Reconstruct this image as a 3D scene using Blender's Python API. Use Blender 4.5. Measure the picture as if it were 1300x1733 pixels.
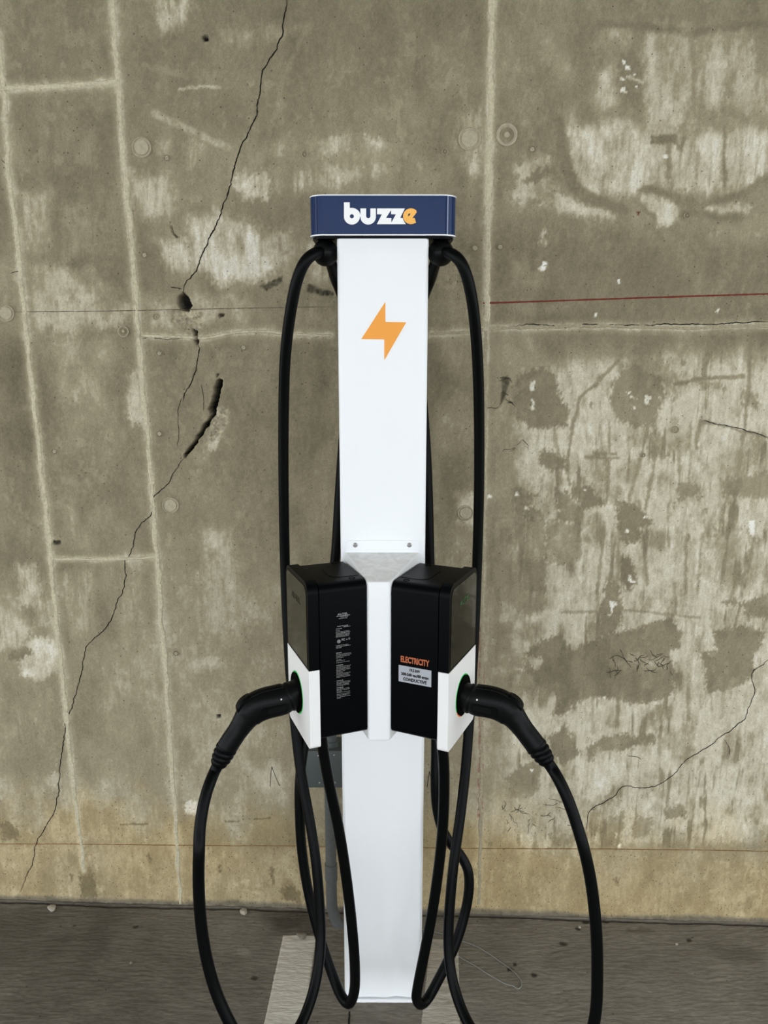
import bpy, bmesh, math, random
import numpy as np
from mathutils import Vector, Matrix

for o in list(bpy.data.objects):
    bpy.data.objects.remove(o, do_unlink=True)
scene = bpy.context.scene
COL = scene.collection

# ------------------------------------------------------------------ camera
F_PX = 1301.0
PITCH = math.radians(11.8)
CAM = np.array([0.0, -1.579, 1.54])
cd = bpy.data.cameras.new('camera')
cd.sensor_fit = 'HORIZONTAL'
cd.sensor_width = 36.0
cd.lens = 36.0 * F_PX / 1300.0
cd.clip_start = 0.02
cam = bpy.data.objects.new('camera', cd)
cam.location = CAM.tolist()
cam.rotation_euler = (math.pi / 2 - PITCH, 0, 0)
COL.objects.link(cam)
scene.camera = cam

# ------------------------------------------------------------------ light: overcast sky seen through the garage's open side
SKY_STRENGTH = 3.0
world = bpy.data.worlds.new('overcast_sky')
scene.world = world
world.use_nodes = True
wn = world.node_tree
bg = wn.nodes['Background']
bg.inputs[0].default_value = (0.93, 0.97, 1.0, 1)
bg.inputs[1].default_value = SKY_STRENGTH

scene.view_settings.view_transform = 'Standard'
scene.view_settings.look = 'None'
scene.view_settings.gamma = 1.0
scene.view_settings.use_curve_mapping = False
scene.view_settings.exposure = 0.0

# ------------------------------------------------------------------ helpers: measuring
_c, _s = math.cos(PITCH), math.sin(PITCH)
def ray(px, py):
    a = (px - 650.0) / F_PX
    b = -(py - 866.5) / F_PX
    return np.array([a, _c + b * _s, -_s + b * _c])
def at_y(px, py, y):
    r = ray(px, py)
    return CAM + r * ((y - CAM[1]) / r[1])
def at_z(px, py, z=0.0):
    r = ray(px, py)
    return CAM + r * ((z - CAM[2]) / r[2])
def at_plane(px, py, p0, n):
    r = ray(px, py)
    return CAM + r * (np.dot(np.asarray(p0) - CAM, n) / np.dot(r, n))
def at_uv(px, py, p0, e1, e2):
    p = at_plane(px, py, p0, np.cross(e1, e2)) - p0
    return float(np.dot(p, e1)), float(np.dot(p, e2))

# the back wall: a plumb plane, turned 2.5 degrees
WPSI = math.radians(2.48)
W0 = np.array([0.0, 0.3113, 0.0])
WT = np.array([math.cos(WPSI), -math.sin(WPSI), 0.0])
WN = np.array([-math.sin(WPSI), -math.cos(WPSI), 0.0])      # towards the room
def wp(px, py):
    p = at_plane(px, py, W0, WN)
    return float(np.dot(p - W0, WT)), float(p[2])
def fp(px, py):
    p = at_z(px, py, 0.0)
    return float(p[0]), float(p[1])

# ------------------------------------------------------------------ helpers: noise
_rs = np.random.RandomState(7)
_TAB = _rs.rand(512, 512).astype(np.float32)
def vnoise(x, y, seed=0):
    ox, oy = (seed * 37 + 11) % 512, (seed * 91 + 5) % 512
    xi = np.floor(x); yi = np.floor(y)
    fx = (x - xi).astype(np.float32); fy = (y - yi).astype(np.float32)
    xi = xi.astype(np.int64) + ox; yi = yi.astype(np.int64) + oy
    fx = fx * fx * (3 - 2 * fx); fy = fy * fy * (3 - 2 * fy)
    x0 = xi & 511; x1 = (xi + 1) & 511; y0 = yi & 511; y1 = (yi + 1) & 511
    a = _TAB[y0, x0]; b = _TAB[y0, x1]; c = _TAB[y1, x0]; d = _TAB[y1, x1]
    return (a + (b - a) * fx) * (1 - fy) + (c + (d - c) * fx) * fy
def fbm(x, y, octv=4, seed=0, gain=0.5):
    t = 0.0; amp = 1.0; tot = 0.0
    for k in range(octv):
        t = t + amp * vnoise(x * 2 ** k, y * 2 ** k, seed + k * 3)
        tot += amp; amp *= gain
    return t / tot
def sstep(a, b, x):
    t = np.clip((x - a) / (b - a), 0, 1)
    return t * t * (3 - 2 * t)
def lin(r, g, b):
    out = []
    for v in (r, g, b):
        v = v / 255.0
        out.append(v / 12.92 if v <= 0.04045 else ((v + 0.055) / 1.055) ** 2.4)
    return np.array(out, dtype=np.float32)

# ------------------------------------------------------------------ helpers: materials
MATS = {}
def mat(name, col, rough=0.5, metal=0.0, spec=0.5, var=0.06, vscale=40.0, bump=0.0, bscale=300.0, coat=0.0, emit=None, estr=0.0, stretch=(1, 1, 1)):
    m = bpy.data.materials.new(name)
    m.use_nodes = True
    nt = m.node_tree
    p = nt.nodes['Principled BSDF']
    p.inputs['Roughness'].default_value = rough
    p.inputs['Metallic'].default_value = metal
    p.inputs['Specular IOR Level'].default_value = spec
    p.inputs['Coat Weight'].default_value = coat
    p.inputs['Coat Roughness'].default_value = 0.08
    tc = nt.nodes.new('ShaderNodeTexCoord')
    mp = nt.nodes.new('ShaderNodeMapping')
    mp.inputs['Scale'].default_value = stretch
    nt.links.new(tc.outputs['Object'], mp.inputs[0])
    nz = nt.nodes.new('ShaderNodeTexNoise')
    nz.inputs['Scale'].default_value = vscale
    nz.inputs['Detail'].default_value = 5
    nt.links.new(mp.outputs[0], nz.inputs['Vector'])
    mx = nt.nodes.new('ShaderNodeMix'); mx.data_type = 'RGBA'
    c = np.array(col[:3], dtype=float)
    mx.inputs[6].default_value = (*np.clip(c * (1 - var), 0, 1), 1)
    mx.inputs[7].default_value = (*np.clip(c * (1 + var), 0, 1), 1)
    nt.links.new(nz.outputs['Fac'], mx.inputs[0])
    nt.links.new(mx.outputs[2], p.inputs['Base Color'])
    if bump:
        n2 = nt.nodes.new('ShaderNodeTexNoise')
        n2.inputs['Scale'].default_value = bscale
        n2.inputs['Detail'].default_value = 3
        nt.links.new(mp.outputs[0], n2.inputs['Vector'])
        bp = nt.nodes.new('ShaderNodeBump')
        bp.inputs['Strength'].default_value = bump
        bp.inputs['Distance'].default_value = 0.002
        nt.links.new(n2.outputs['Fac'], bp.inputs['Height'])
        nt.links.new(bp.outputs[0], p.inputs['Normal'])
    if emit is not None:
        p.inputs['Emission Color'].default_value = (*emit, 1)
        p.inputs['Emission Strength'].default_value = estr
    MATS[name] = m
    return m

def concrete(name, rough=0.9, fine=0.28, pore=0.5, bump=0.35, stretch=(1, 1, 1), pore_scale=90.0, broom=0.0):
    """vertex attribute 'tone' carries the stains; nodes add grain, pores and fine relief"""
    m = bpy.data.materials.new(name); m.use_nodes = True
    nt = m.node_tree; N = nt.nodes.new; L = nt.links.new
    p = nt.nodes['Principled BSDF']
    p.inputs['Roughness'].default_value = rough
    p.inputs['Specular IOR Level'].default_value = 0.25
    at = N('ShaderNodeAttribute'); at.attribute_name = 'tone'
    tc = N('ShaderNodeTexCoord')
    mp = N('ShaderNodeMapping'); mp.inputs['Scale'].default_value = stretch
    L(tc.outputs['Object'], mp.inputs[0])
    n1 = N('ShaderNodeTexNoise'); n1.inputs['Scale'].default_value = 260; n1.inputs['Detail'].default_value = 6; n1.inputs['Roughness'].default_value = 0.7
    L(mp.outputs[0], n1.inputs['Vector'])
    mr = N('ShaderNodeMapRange'); mr.inputs['From Min'].default_value = 0.25; mr.inputs['From Max'].default_value = 0.75
    mr.inputs['To Min'].default_value = 1 - fine; mr.inputs['To Max'].default_value = 1 + fine
    L(n1.outputs['Fac'], mr.inputs[0])
    mul = N('ShaderNodeVectorMath'); mul.operation = 'SCALE'
    L(at.outputs['Color'], mul.inputs[0]); L(mr.outputs[0], mul.inputs['Scale'])
    # pores: small dark pits, in the places the second attribute asks for
    vo = N('ShaderNodeTexVoronoi'); vo.inputs['Scale'].default_value = pore_scale
    L(tc.outputs['Object'], vo.inputs['Vector'])
    n3 = N('ShaderNodeTexNoise'); n3.inputs['Scale'].default_value = 500
    L(tc.outputs['Object'], n3.inputs['Vector'])
    ad = N('ShaderNodeMath'); ad.operation = 'MULTIPLY_ADD'; ad.inputs[1].default_value = 0.28
    L(n3.outputs['Fac'], ad.inputs[0]); L(vo.outputs['Distance'], ad.inputs[2])
    # only some cells carry a pit: use the cell colour
    sep = N('ShaderNodeSeparateColor'); L(vo.outputs['Color'], sep.inputs[0])
    a2 = N('ShaderNodeAttribute'); a2.attribute_name = 'pits'
    th = N('ShaderNodeMath'); th.operation = 'LESS_THAN'
    L(sep.outputs[0], th.inputs[0]); L(a2.outputs['Fac'], th.inputs[1])
    pr = N('ShaderNodeMapRange'); pr.inputs['From Min'].default_value = 0.22; pr.inputs['From Max'].default_value = 0.34
    pr.inputs['To Min'].default_value = 1.0; pr.inputs['To Max'].default_value = 0.0
    L(ad.outputs[0], pr.inputs[0])
    pm = N('ShaderNodeMath'); pm.operation = 'MULTIPLY'; L(pr.outputs[0], pm.inputs[0]); L(th.outputs[0], pm.inputs[1])
    inv = N('ShaderNodeMath'); inv.operation = 'MULTIPLY_ADD'; inv.inputs[1].default_value = -pore; inv.inputs[2].default_value = 1.0
    L(pm.outputs[0], inv.inputs[0])
    mul2 = N('ShaderNodeVectorMath'); mul2.operation = 'SCALE'
    L(mul.outputs[0], mul2.inputs[0]); L(inv.outputs[0], mul2.inputs['Scale'])
    L(mul2.outputs[0], p.inputs['Base Color'])
    hsum = N('ShaderNodeMath'); hsum.operation = 'MULTIPLY_ADD'; hsum.inputs[1].default_value = -0.9
    L(pm.outputs[0], hsum.inputs[0]); L(n1.outputs['Fac'], hsum.inputs[2])
    bp = N('ShaderNodeBump'); bp.inputs['Strength'].default_value = bump; bp.inputs['Distance'].default_value = 0.002
    L(hsum.outputs[0], bp.inputs['Height']); L(bp.outputs[0], p.inputs['Normal'])
    MATS[name] = m
    return m

# ------------------------------------------------------------------ helpers: objects
def empty(name, loc, label, cat, group=None):
    o = bpy.data.objects.new(name, None)
    o.empty_display_size = 0.05
    o.location = [float(v) for v in loc]
    COL.objects.link(o)
    tag(o, label, cat, group)
    return o
def tag(o, label=None, cat=None, group=None, kind=None):
    if label: o['label'] = label
    if cat: o['category'] = cat
    if group: o['group'] = group
    if kind: o['kind'] = kind
    return o
def world_loc(o):
    v = Vector((0, 0, 0))
    while o is not None:
        v = v + o.location
        o = o.parent
    return v
def obj(name, bm, m, parent=None, smooth=None, label=None):
    """link a bmesh given in world coordinates as one mesh object"""
    me = bpy.data.meshes.new(name)
    bmesh.ops.recalc_face_normals(bm, faces=bm.faces)
    if parent is not None:
        bmesh.ops.translate(bm, verts=bm.verts, vec=-world_loc(parent))
    bm.to_mesh(me); bm.free()
    me.materials.append(m)
    o = bpy.data.objects.new(name, me)
    COL.objects.link(o)
    if parent is not None:
        o.parent = parent
    if smooth is not None:
        me.polygons.foreach_set('use_smooth', [True] * len(me.polygons))
        if smooth < 179:
            me.set_sharp_from_angle(angle=math.radians(smooth))
    if label:
        o['label'] = label
    return o
def bevel(bm, off, seg=2, ang=30):
    es = [e for e in bm.edges if len(e.link_faces) == 2 and e.calc_face_angle(0) > math.radians(ang)]
    if es:
        bmesh.ops.bevel(bm, geom=es, offset=off, segments=seg, profile=0.5, affect='EDGES', clamp_overlap=True)
    return bm
def rrect(w0, w1, h0, h1, r, n=6):
    """rounded rectangle; r = radius or (bl, br, tr, tl)"""
    if not hasattr(r, '__len__'): r = (r, r, r, r)
    pts = []
    for (cx, cy, a0, rr) in ((w0 + r[0], h0 + r[0], 180, r[0]), (w1 - r[1], h0 + r[1], 270, r[1]), (w1 - r[2], h1 - r[2], 0, r[2]), (w0 + r[3], h1 - r[3], 90, r[3])):
        if rr <= 1e-6:
            pts.append((cx, cy)); continue
        for k in range(n + 1):
            a = math.radians(a0 + 90.0 * k / n)
            pts.append((cx + rr * math.cos(a), cy + rr * math.sin(a)))
    return pts
def circ(cx, cy, r, n=32, ry=None):
    ry = r if ry is None else ry
    return [(cx + r * math.cos(2 * math.pi * k / n), cy + ry * math.sin(2 * math.pi * k / n)) for k in range(n)]
def slab(bm, loops, fr, t0, t1):
    """extrude 2D loops (outer, holes) from depth t0 to t1 in frame fr=(origin, e1, e2, e3)"""
    o, e1, e2, e3 = [np.asarray(v, float) for v in fr]
    tmp = bmesh.new()
    es = []
    for lp in loops:
        vs = [tmp.verts.new(tuple(o + e1 * a + e2 * b + e3 * t0)) for a, b in lp]
        for i in range(len(vs)):
            es.append(tmp.edges.new((vs[i], vs[(i + 1) % len(vs)])))
    if len(loops) == 1:
        tmp.faces.new([v for v in tmp.verts])
    else:
        bmesh.ops.triangle_fill(tmp, use_beauty=True, use_dissolve=False, edges=es, normal=Vector(e3))
    if abs(t1 - t0) > 0:
        g = bmesh.ops.extrude_face_region(tmp, geom=list(tmp.faces))
        vs = [v for v in g['geom'] if isinstance(v, bmesh.types.BMVert)]
        bmesh.ops.translate(tmp, verts=vs, vec=Vector(e3 * (t1 - t0)))
    bmesh.ops.recalc_face_normals(tmp, faces=tmp.faces)
    join(bm, tmp)
    return bm
def join(bm, tmp):
    mp = {}
    for v in tmp.verts: mp[v] = bm.verts.new(v.co)
    for f in tmp.faces:
        try: bm.faces.new([mp[v] for v in f.verts])
        except ValueError: pass
    tmp.free()
def box(bm, x0, x1, y0, y1, z0, z1, off=0.0, seg=2):
    tmp = bmesh.new()
    bmesh.ops.create_cube(tmp, size=1)
    for v in tmp.verts:
        v.co = Vector((x0 + (v.co.x + .5) * (x1 - x0), y0 + (v.co.y + .5) * (y1 - y0), z0 + (v.co.z + .5) * (z1 - z0)))
    if off: bevel(tmp, off, seg)
    join(bm, tmp)
    return bm
def catmull(pts, n=8):
    P = [np.asarray(p, float) for p in pts]
    P = [2 * P[0] - P[1]] + P + [2 * P[-1] - P[-2]]
    out = []
    for i in range(1, len(P) - 2):
        p0, p1, p2, p3 = P[i - 1:i + 3]
        d1 = max(np.linalg.norm(p1 - p0), 1e-6) ** .5; d2 = max(np.linalg.norm(p2 - p1), 1e-6) ** .5; d3 = max(np.linalg.norm(p3 - p2), 1e-6) ** .5
        m1 = (p2 - p1) + d2 * ((p1 - p0) / d1 - (p2 - p0) / (d1 + d2))
        m2 = (p2 - p1) + d2 * ((p3 - p2) / d3 - (p3 - p1) / (d2 + d3))
        for k in range(n):
            t = k / n
            out.append((2 * t ** 3 - 3 * t ** 2 + 1) * p1 + (t ** 3 - 2 * t ** 2 + t) * m1 + (-2 * t ** 3 + 3 * t ** 2) * p2 + (t ** 3 - t ** 2) * m2)
    out.append(P[-2])
    return out
def loft(bm, rings, cap=True):
    vr = [[bm.verts.new(tuple(p)) for p in r] for r in rings]
    n = len(vr[0])
    for a, b in zip(vr[:-1], vr[1:]):
        for i in range(n):
            bm.faces.new((a[i], a[(i + 1) % n], b[(i + 1) % n], b[i]))
    if cap:
        bm.faces.new(vr[0][::-1]); bm.faces.new(vr[-1])
    return bm
def tube(bm, pts, r, seg=16):
    P = np.array(pts, float)
    T = np.gradient(P, axis=0); T /= np.linalg.norm(T, axis=1)[:, None]
    up = np.array([0, 0, 1.0]) if abs(T[0][2]) < 0.9 else np.array([0, 1.0, 0])
    n = np.cross(T[0], up); n /= np.linalg.norm(n)
    rings = []
    for i in range(len(P)):
        n = n - T[i] * np.dot(n, T[i]); n /= np.linalg.norm(n)
        b = np.cross(T[i], n)
        rr = r[i] if hasattr(r, '__len__') else r
        rings.append([P[i] + rr * (math.cos(a) * n + math.sin(a) * b) for a in np.linspace(0, 2 * math.pi, seg, endpoint=False)])
    return loft(bm, rings)
def lathe(bm, prof, origin, axis, seg=32):
    axis = np.asarray(axis, float); axis = axis / np.linalg.norm(axis)
    up = np.array([0, 0, 1.0]) if abs(axis[2]) < 0.9 else np.array([1.0, 0, 0])
    n = np.cross(axis, up); n /= np.linalg.norm(n); b = np.cross(axis, n)
    rings = [[np.asarray(origin) + axis * t + r * (math.cos(a) * n + math.sin(a) * b) for a in np.linspace(0, 2 * math.pi, seg, endpoint=False)] for t, r in prof]
    return loft(bm, rings)
def text_bm(s, size, o, e1, e2, e3, bold=0.0, xs=1.0, shear=0.0, depth=0.0004, align='CENTER'):
    cu = bpy.data.curves.new('lettering', 'FONT')
    cu.body = s; cu.size = size; cu.align_x = align; cu.align_y = 'CENTER'; cu.offset = bold; cu.shear = shear
    cu.resolution_u = 3; cu.extrude = depth / 2
    to = bpy.data.objects.new('lettering', cu); COL.objects.link(to)
    dg = bpy.context.evaluated_depsgraph_get()
    me = bpy.data.meshes.new_from_object(to.evaluated_get(dg))
    bm = bmesh.new(); bm.from_mesh(me)
    bpy.data.objects.remove(to); bpy.data.curves.remove(cu); bpy.data.meshes.remove(me)
    o = np.asarray(o, float)
    for v in bm.verts:
        x, y, z = v.co
        v.co = Vector(o + np.asarray(e1) * x * xs + np.asarray(e2) * y + np.asarray(e3) * z)
    return bm

# ------------------------------------------------------------------ materials
concrete('wall_concrete', fine=0.27, pore=0.7, bump=0.6, stretch=(1.5, 1.5, 1.2), pore_scale=110)
concrete('floor_concrete', fine=0.34, pore=0.5, bump=0.9, stretch=(0.22, 1, 1), pore_scale=70)
mat('ceiling_concrete', lin(140, 136, 126), 0.9, var=0.15, vscale=6, bump=0.3, bscale=60)
mat('ridge_mortar', lin(194, 186, 160), 0.95, var=0.42, vscale=170, bump=0.9, bscale=260)
mat('ridge_grey', lin(160, 151, 126), 0.95, var=0.40, vscale=170, bump=0.9, bscale=260)
mat('plug_mortar', lin(172, 164, 141), 0.95, var=0.30, vscale=130, bump=0.7, bscale=240)
mat('crack_dark', lin(34, 32, 27), 1.0, spec=0.05, var=0.3, vscale=90)
mat('crack_soft', lin(76, 71, 59), 1.0, spec=0.05, var=0.3, vscale=90)
mat('chalk_red', lin(112, 55, 45), 1.0, spec=0.05, var=0.35, vscale=160)
mat('chalk_brown', lin(126, 96, 62), 1.0, spec=0.05, var=0.25, vscale=120)
mat('chalk_grey', lin(100, 90, 78), 1.0, spec=0.05, var=0.25, vscale=120)
mat('pencil', lin(48, 47, 44), 0.8, spec=0.2, var=0.3, vscale=150)
mat('white_paint', lin(238, 241, 244), 0.42, spec=0.4, var=0.015, vscale=14, bump=0.05, bscale=500)
mat('white_plastic', lin(236, 236, 236), 0.45, spec=0.4, var=0.015, vscale=20, bump=0.03, bscale=500)
mat('white_trim', lin(240, 243, 246), 0.35, spec=0.5, var=0.02, vscale=30)
mat('sign_blue', lin(18, 42, 84), 0.20, spec=0.16, var=0.14, vscale=16, bump=0.16, bscale=45)
mat('reflection_light', lin(150, 162, 188), 0.4, var=0.1)
mat('reflection_dark', lin(14, 28, 62), 0.4, spec=0.1, var=0.1)
mat('ink_white', lin(246, 247, 247), 0.5, var=0.01)
mat('ink_gold', lin(248, 184, 84), 0.5, var=0.02)
mat('emblem_orange', lin(240, 158, 52), 0.5, var=0.03, vscale=60)
mat('black_case', lin(4, 5, 7), 0.38, spec=0.06, var=0.2, vscale=30, bump=0.08, bscale=900)
mat('black_gap', lin(3, 3, 3), 0.9, spec=0.05, var=0.2)
mat('black_rubber', lin(5, 6, 7), 0.38, spec=0.09, var=0.2, vscale=60, bump=0.06, bscale=500)
mat('black_plastic', lin(8, 9, 10), 0.38, spec=0.13, var=0.2, vscale=60, bump=0.10, bscale=700)
mat('screen_glass', lin(12, 12, 11), 0.06, spec=0.34, var=0.2, vscale=20)
mat('label_silver', lin(176, 180, 188), 0.4, metal=0.2, var=0.05)
mat('ink_black', lin(20, 20, 22), 0.6, var=0.1)
mat('ink_orange', lin(184, 98, 60), 0.6, var=0.08)
mat('ink_grey', lin(150, 150, 150), 0.6, var=0.2, vscale=200)
mat('led_green', lin(40, 150, 70), 0.4, emit=tuple(lin(50, 190, 80)), estr=0.35)
mat('led_orange', lin(200, 120, 70), 0.4, emit=tuple(lin(220, 130, 70)), estr=0.3)
mat('led_text', lin(24, 52, 28), 0.4, emit=tuple(lin(64, 120, 60)), estr=0.22)
mat('led_text_off', lin(20, 30, 20), 0.25, spec=0.3)
mat('screw_steel', lin(170, 170, 168), 0.3, metal=0.9, var=0.1, vscale=200)
mat('enclosure_grey', lin(78, 84, 84), 0.5, spec=0.4, var=0.08, vscale=40, bump=0.1, bscale=300)
mat('pipe_grey', lin(84, 86, 85), 0.6, spec=0.3, var=0.22, vscale=90, bump=0.2, bscale=200)
mat('stripe_paint', lin(196, 190, 178), 0.85, var=0.25, vscale=260, bump=0.8, bscale=330, stretch=(0.25, 1, 1))
mat('stripe_paint_worn', lin(172, 165, 152), 0.85, var=0.35, vscale=200, bump=0.8, bscale=330, stretch=(0.25, 1, 1))
mat('pebble_stone', lin(164, 157, 143), 0.9, var=0.15, vscale=200, bump=0.5, bscale=300)
mat('pebble_dark', lin(120, 112, 100), 0.9, var=0.2, vscale=200, bump=0.5, bscale=300)
mat('wire_steel', lin(150, 155, 152), 0.4, metal=0.5, var=0.2, vscale=150)

# ==================================================================  THE WALL
def grid_axis(lo, hi, step, outer):
    core = np.arange(lo, hi + step * .5, step)
    return np.concatenate([outer[0], core, outer[1]])
STEP = 0.0027
WA = grid_axis(-1.2, 1.16, STEP, (np.array([-4.5, -3.5, -2.6, -2.0, -1.6, -1.35, -1.25]), np.array([1.2, 1.3, 1.6, 2.0, 2.6, 3.5, 4.5])))
WZ = grid_axis(0.0, 2.36, STEP, (np.array([-0.06]), np.array([2.40, 2.5, 2.7, 3.0])))
A, Z = np.meshgrid(WA, WZ)
A = A.astype(np.float32); Z = Z.astype(np.float32)

# one photo-pixel is about 1.5 mm on the wall
PXM = 0.00150
# warped coordinates so that stain outlines are ragged
wx = (fbm(A * 28, Z * 28, 3, 1) - .5) * 0.018 + (fbm(A * 110, Z * 90, 3, 2, .7) - .5) * 0.014
wz = (fbm(A * 28, Z * 20, 3, 3) - .5) * 0.022 + (fbm(A * 110, Z * 70, 3, 4, .7) - .5) * 0.020
BRK = np.clip(0.5 + (0.40 * (fbm(A * 60, Z * 38, 3, 9) - .5) + 0.60 * (fbm(A * 260, Z * 110, 2, 10, .8) - .5)) * 1.7, 0, 1)   # breakup
DRY = np.clip(0.5 + (0.5 * (fbm(A * 150, Z * 60, 3, 16, .8) - .5) + 0.5 * (fbm(A * 330, Z * 200, 1, 17) - .5)) * 1.8, 0, 1)
STRK = fbm(A * 130, Z * 14, 3, 21)                   # vertical streaks
STRK2 = fbm(A * 260, Z * 36, 2, 22)
GRAIN = fbm(A * 200, Z * 160, 2, 5)
CLOUD = fbm(A * 3.5, Z * 3.0, 5, 13)
CLOUD2 = fbm(A * 12, Z * 8, 4, 14)

MOT = fbm(A * 26, Z * 15, 4, 18)
SOFT = fbm(A * 34, Z * 4.5, 3, 19)
tone = np.clip(0.25 + (CLOUD - .5) * 0.40 + (CLOUD2 - .5) * 0.22 + (SOFT - .5) * .16, 0.04, 0.7)

tone = tone + 0.13 * sstep(1.25, 0.75, Z)
def window(pts, pad):
    a = [p[0] for p in pts]; z = [p[1] for p in pts]
    i0 = max(np.searchsorted(WA, min(a) - pad) - 1, 0); i1 = min(np.searchsorted(WA, max(a) + pad) + 1, len(WA))
    j0 = max(np.searchsorted(WZ, min(z) - pad) - 1, 0); j1 = min(np.searchsorted(WZ, max(z) + pad) + 1, len(WZ))
    return slice(j0, j1), slice(i0, i1)
def seg_dist(x, y, pts, closed):
    d = np.full(x.shape, 1e9, np.float32)
    n = len(pts)
    for i in range(n if closed else n - 1):
        ax, ay = pts[i]; bx, by = pts[(i + 1) % n]
        dx, dy = bx - ax, by - ay
        t = np.clip(((x - ax) * dx + (y - ay) * dy) / (dx * dx + dy * dy + 1e-12), 0, 1)
        d = np.minimum(d, np.hypot(x - ax - t * dx, y - ay - t * dy))
    return d
def inside(x, y, pts):
    r = np.zeros(x.shape, bool)
    n = len(pts)
    for i in range(n):
        ax, ay = pts[i]; bx, by = pts[(i + 1) % n]
        if ay == by: continue
        cnd = ((ay > y) != (by > y)) & (x < (bx - ax) * (y - ay) / (by - ay) + ax)
        r ^= cnd
    return r
def poly_mask(px_pts, soft, warp=1.0, brk=0.5):
    pts = [wp(*p) for p in px_pts]
    w = window(pts, 0.04 + soft * PXM)
    x = A[w] + wx[w] * warp; y = Z[w] + wz[w] * warp
    d = seg_dist(x, y, pts, True)
    d = np.where(inside(x, y, pts), -d, d)
    d = d + (BRK[w] - .5) * brk * 0.026 + (DRY[w] - .5) * brk * 0.026
    return w, 1 - sstep(-soft * PXM, soft * PXM, d)
def patch(px_pts, target, k, soft=8, warp=1.0, brk=0.5, streak=0.0):
    if .40 < target < .70 and px_pts[0][0] < 820: target = target + .07; k = min(1.0, k * 1.15)
    w, m = poly_mask(px_pts, soft * (1.5 if target > .35 and soft > 3 else 1.0), warp, brk)
    if streak:
        m = m * np.clip(1 - streak + streak * 2.2 * sstep(.3, .7, STRK[w] * .6 + STRK2[w] * .4), 0, 1)
    if target > .35:
        m = m * (0.70 + 0.60 * sstep(.30, .70, MOT[w]))
    m = m * k * (0.80 + 0.40 * BRK[w])
    m = np.clip(m, 0, 1)
    tone[w] = tone[w] * (1 - m) + target * m
def stroke(px_pts, width, target, k, soft=3, warp=0.35):
    pts = [wp(*p) for p in px_pts]
    w = window(pts, 0.03 + (width + soft) * PXM)
    x = A[w] + wx[w] * warp; y = Z[w] + wz[w] * warp
    d = seg_dist(x, y, pts, False) + (BRK[w] - .5) * 0.006
    m = 1 - sstep((width / 2 - soft / 2) * PXM, (width / 2 + soft) * PXM, d)
    m = np.clip(m * k * (0.6 + 0.8 * BRK[w]), 0, 1)
    tone[w] = tone[w] * (1 - m) + target * m
def zm(ox, oy, sc, pts):
    return [(ox + x / sc, oy + y / sc) for x, y in pts]
def rc(x0, y0, x1, y1):
    return [(x0, y0), (x1, y0), (x1, y1), (x0, y1)]

# ---- broad zones
patch([(830, -40), (1340, -40), (1340, 400), (830, 400)], 0.32, 0.55, 25)
patch([(832, 385), (1340, 385), (1340, 545), (832, 545)], 0.20, 0.65, 12)
patch([(880, 625), (960, 612), (1090, 612), (1130, 600), (1340, 596), (1340, 1420), (860, 1440), (862, 1000), (870, 720)], 0.77, 0.95, 16, streak=0.15)
w_, m_ = poly_mask([(870, 610), (1360, 600), (1360, 1430), (860, 1440)], 20)
drip = fbm(A * 75, Z * 7, 3, 23); blot = fbm(A * 15, Z * 12, 4, 24)
tone[w_] = np.maximum(tone[w_] - m_ * (0.40 * sstep(.58, .70, drip[w_]) * sstep(.35, .6, blot[w_]) + 0.22 * sstep(.58, .74, blot[w_]) + .12 * sstep(.55, .7, MOT[w_])), np.minimum(tone[w_], .26))
patch([(822, 560), (935, 565), (925, 610), (880, 640), (868, 760), (862, 1000), (820, 1000)], 0.42, 0.75, 12)
patch([(210, -20), (820, -20), (820, 230), (400, 235), (230, 190)], 0.20, 0.6, 20)
patch([(20, -20), (190, -20), (200, 135), (20, 145)], 0.16, 0.65, 14)
patch([(18, 160), (205, 150), (228, 430), (60, 440)], 0.25, 0.6, 14)
patch([(50, 560), (240, 560), (262, 930), (95, 935)], 0.28, 0.6, 14)
patch([(300, 1000), (470, 980), (480, 1420), (320, 1420)], 0.44, 0.6, 22)
patch([(250, 575), (460, 575), (465, 900), (275, 900)], 0.25, 0.6, 16)
# ---- left half, light smears
Lz = lambda pts: zm(0, 0, 2.889, pts)
patch([(255, -5), (322, -5), (305, 48), (272, 56)], 0.62, .7, 7, streak=.4)
patch([(370, 52), (452, 42), (520, 45), (452, 72), (375, 74)], 0.5, .5, 6, streak=.4)
stroke([(262, 192), (300, 210), (350, 235), (385, 250)], 9, 0.58, .8, 4)
stroke([(245, 110), (300, 125)], 7, .45, .5, 4)
patch([(305, 240), (346, 242), (338, 285), (322, 290)], .6, .65, 5, streak=.5)
patch([(262, 240), (288, 238), (284, 262), (266, 262)], .52, .55, 5)
stroke([(305, 150), (340, 146), (372, 147)], 4, .7, .7, 2)
patch([(395, 292), (452, 288), (458, 312), (452, 338), (420, 334), (392, 320)], .86, .9, 5, streak=.25)
patch([(460, 291), (476, 291), (475, 329), (464, 325)], .55, .6, 5, streak=.4)
patch([(496, 288), (562, 290), (558, 320), (500, 322)], .62, .7, 6, streak=.7)
patch([(567, 300), (590, 288), (639, 286), (638, 298), (600, 306), (570, 318)], .72, .8, 5, streak=.45)
patch([(534, 238), (591, 234), (590, 250), (545, 262)], .62, .75, 5, streak=.4)
patch([(622, 236), (648, 236), (650, 248), (630, 247)], .68, .8, 4)
patch([(462, 242), (480, 238), (481, 262), (464, 262)], .5, .6, 4)
stroke([(470, 245), (430, 275), (405, 305)], 10, .45, .55, 6)
stroke([(517, 50), (480, 130), (455, 230), (440, 270)], 5, .42, .55, 4)
patch([(772, 190), (812, 185), (815, 290), (790, 288), (776, 262)], .6, .65, 8, streak=.3)
patch([(700, 90), (760, 80), (815, 100), (812, 170), (740, 160)], .34, .5, 14)
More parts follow.
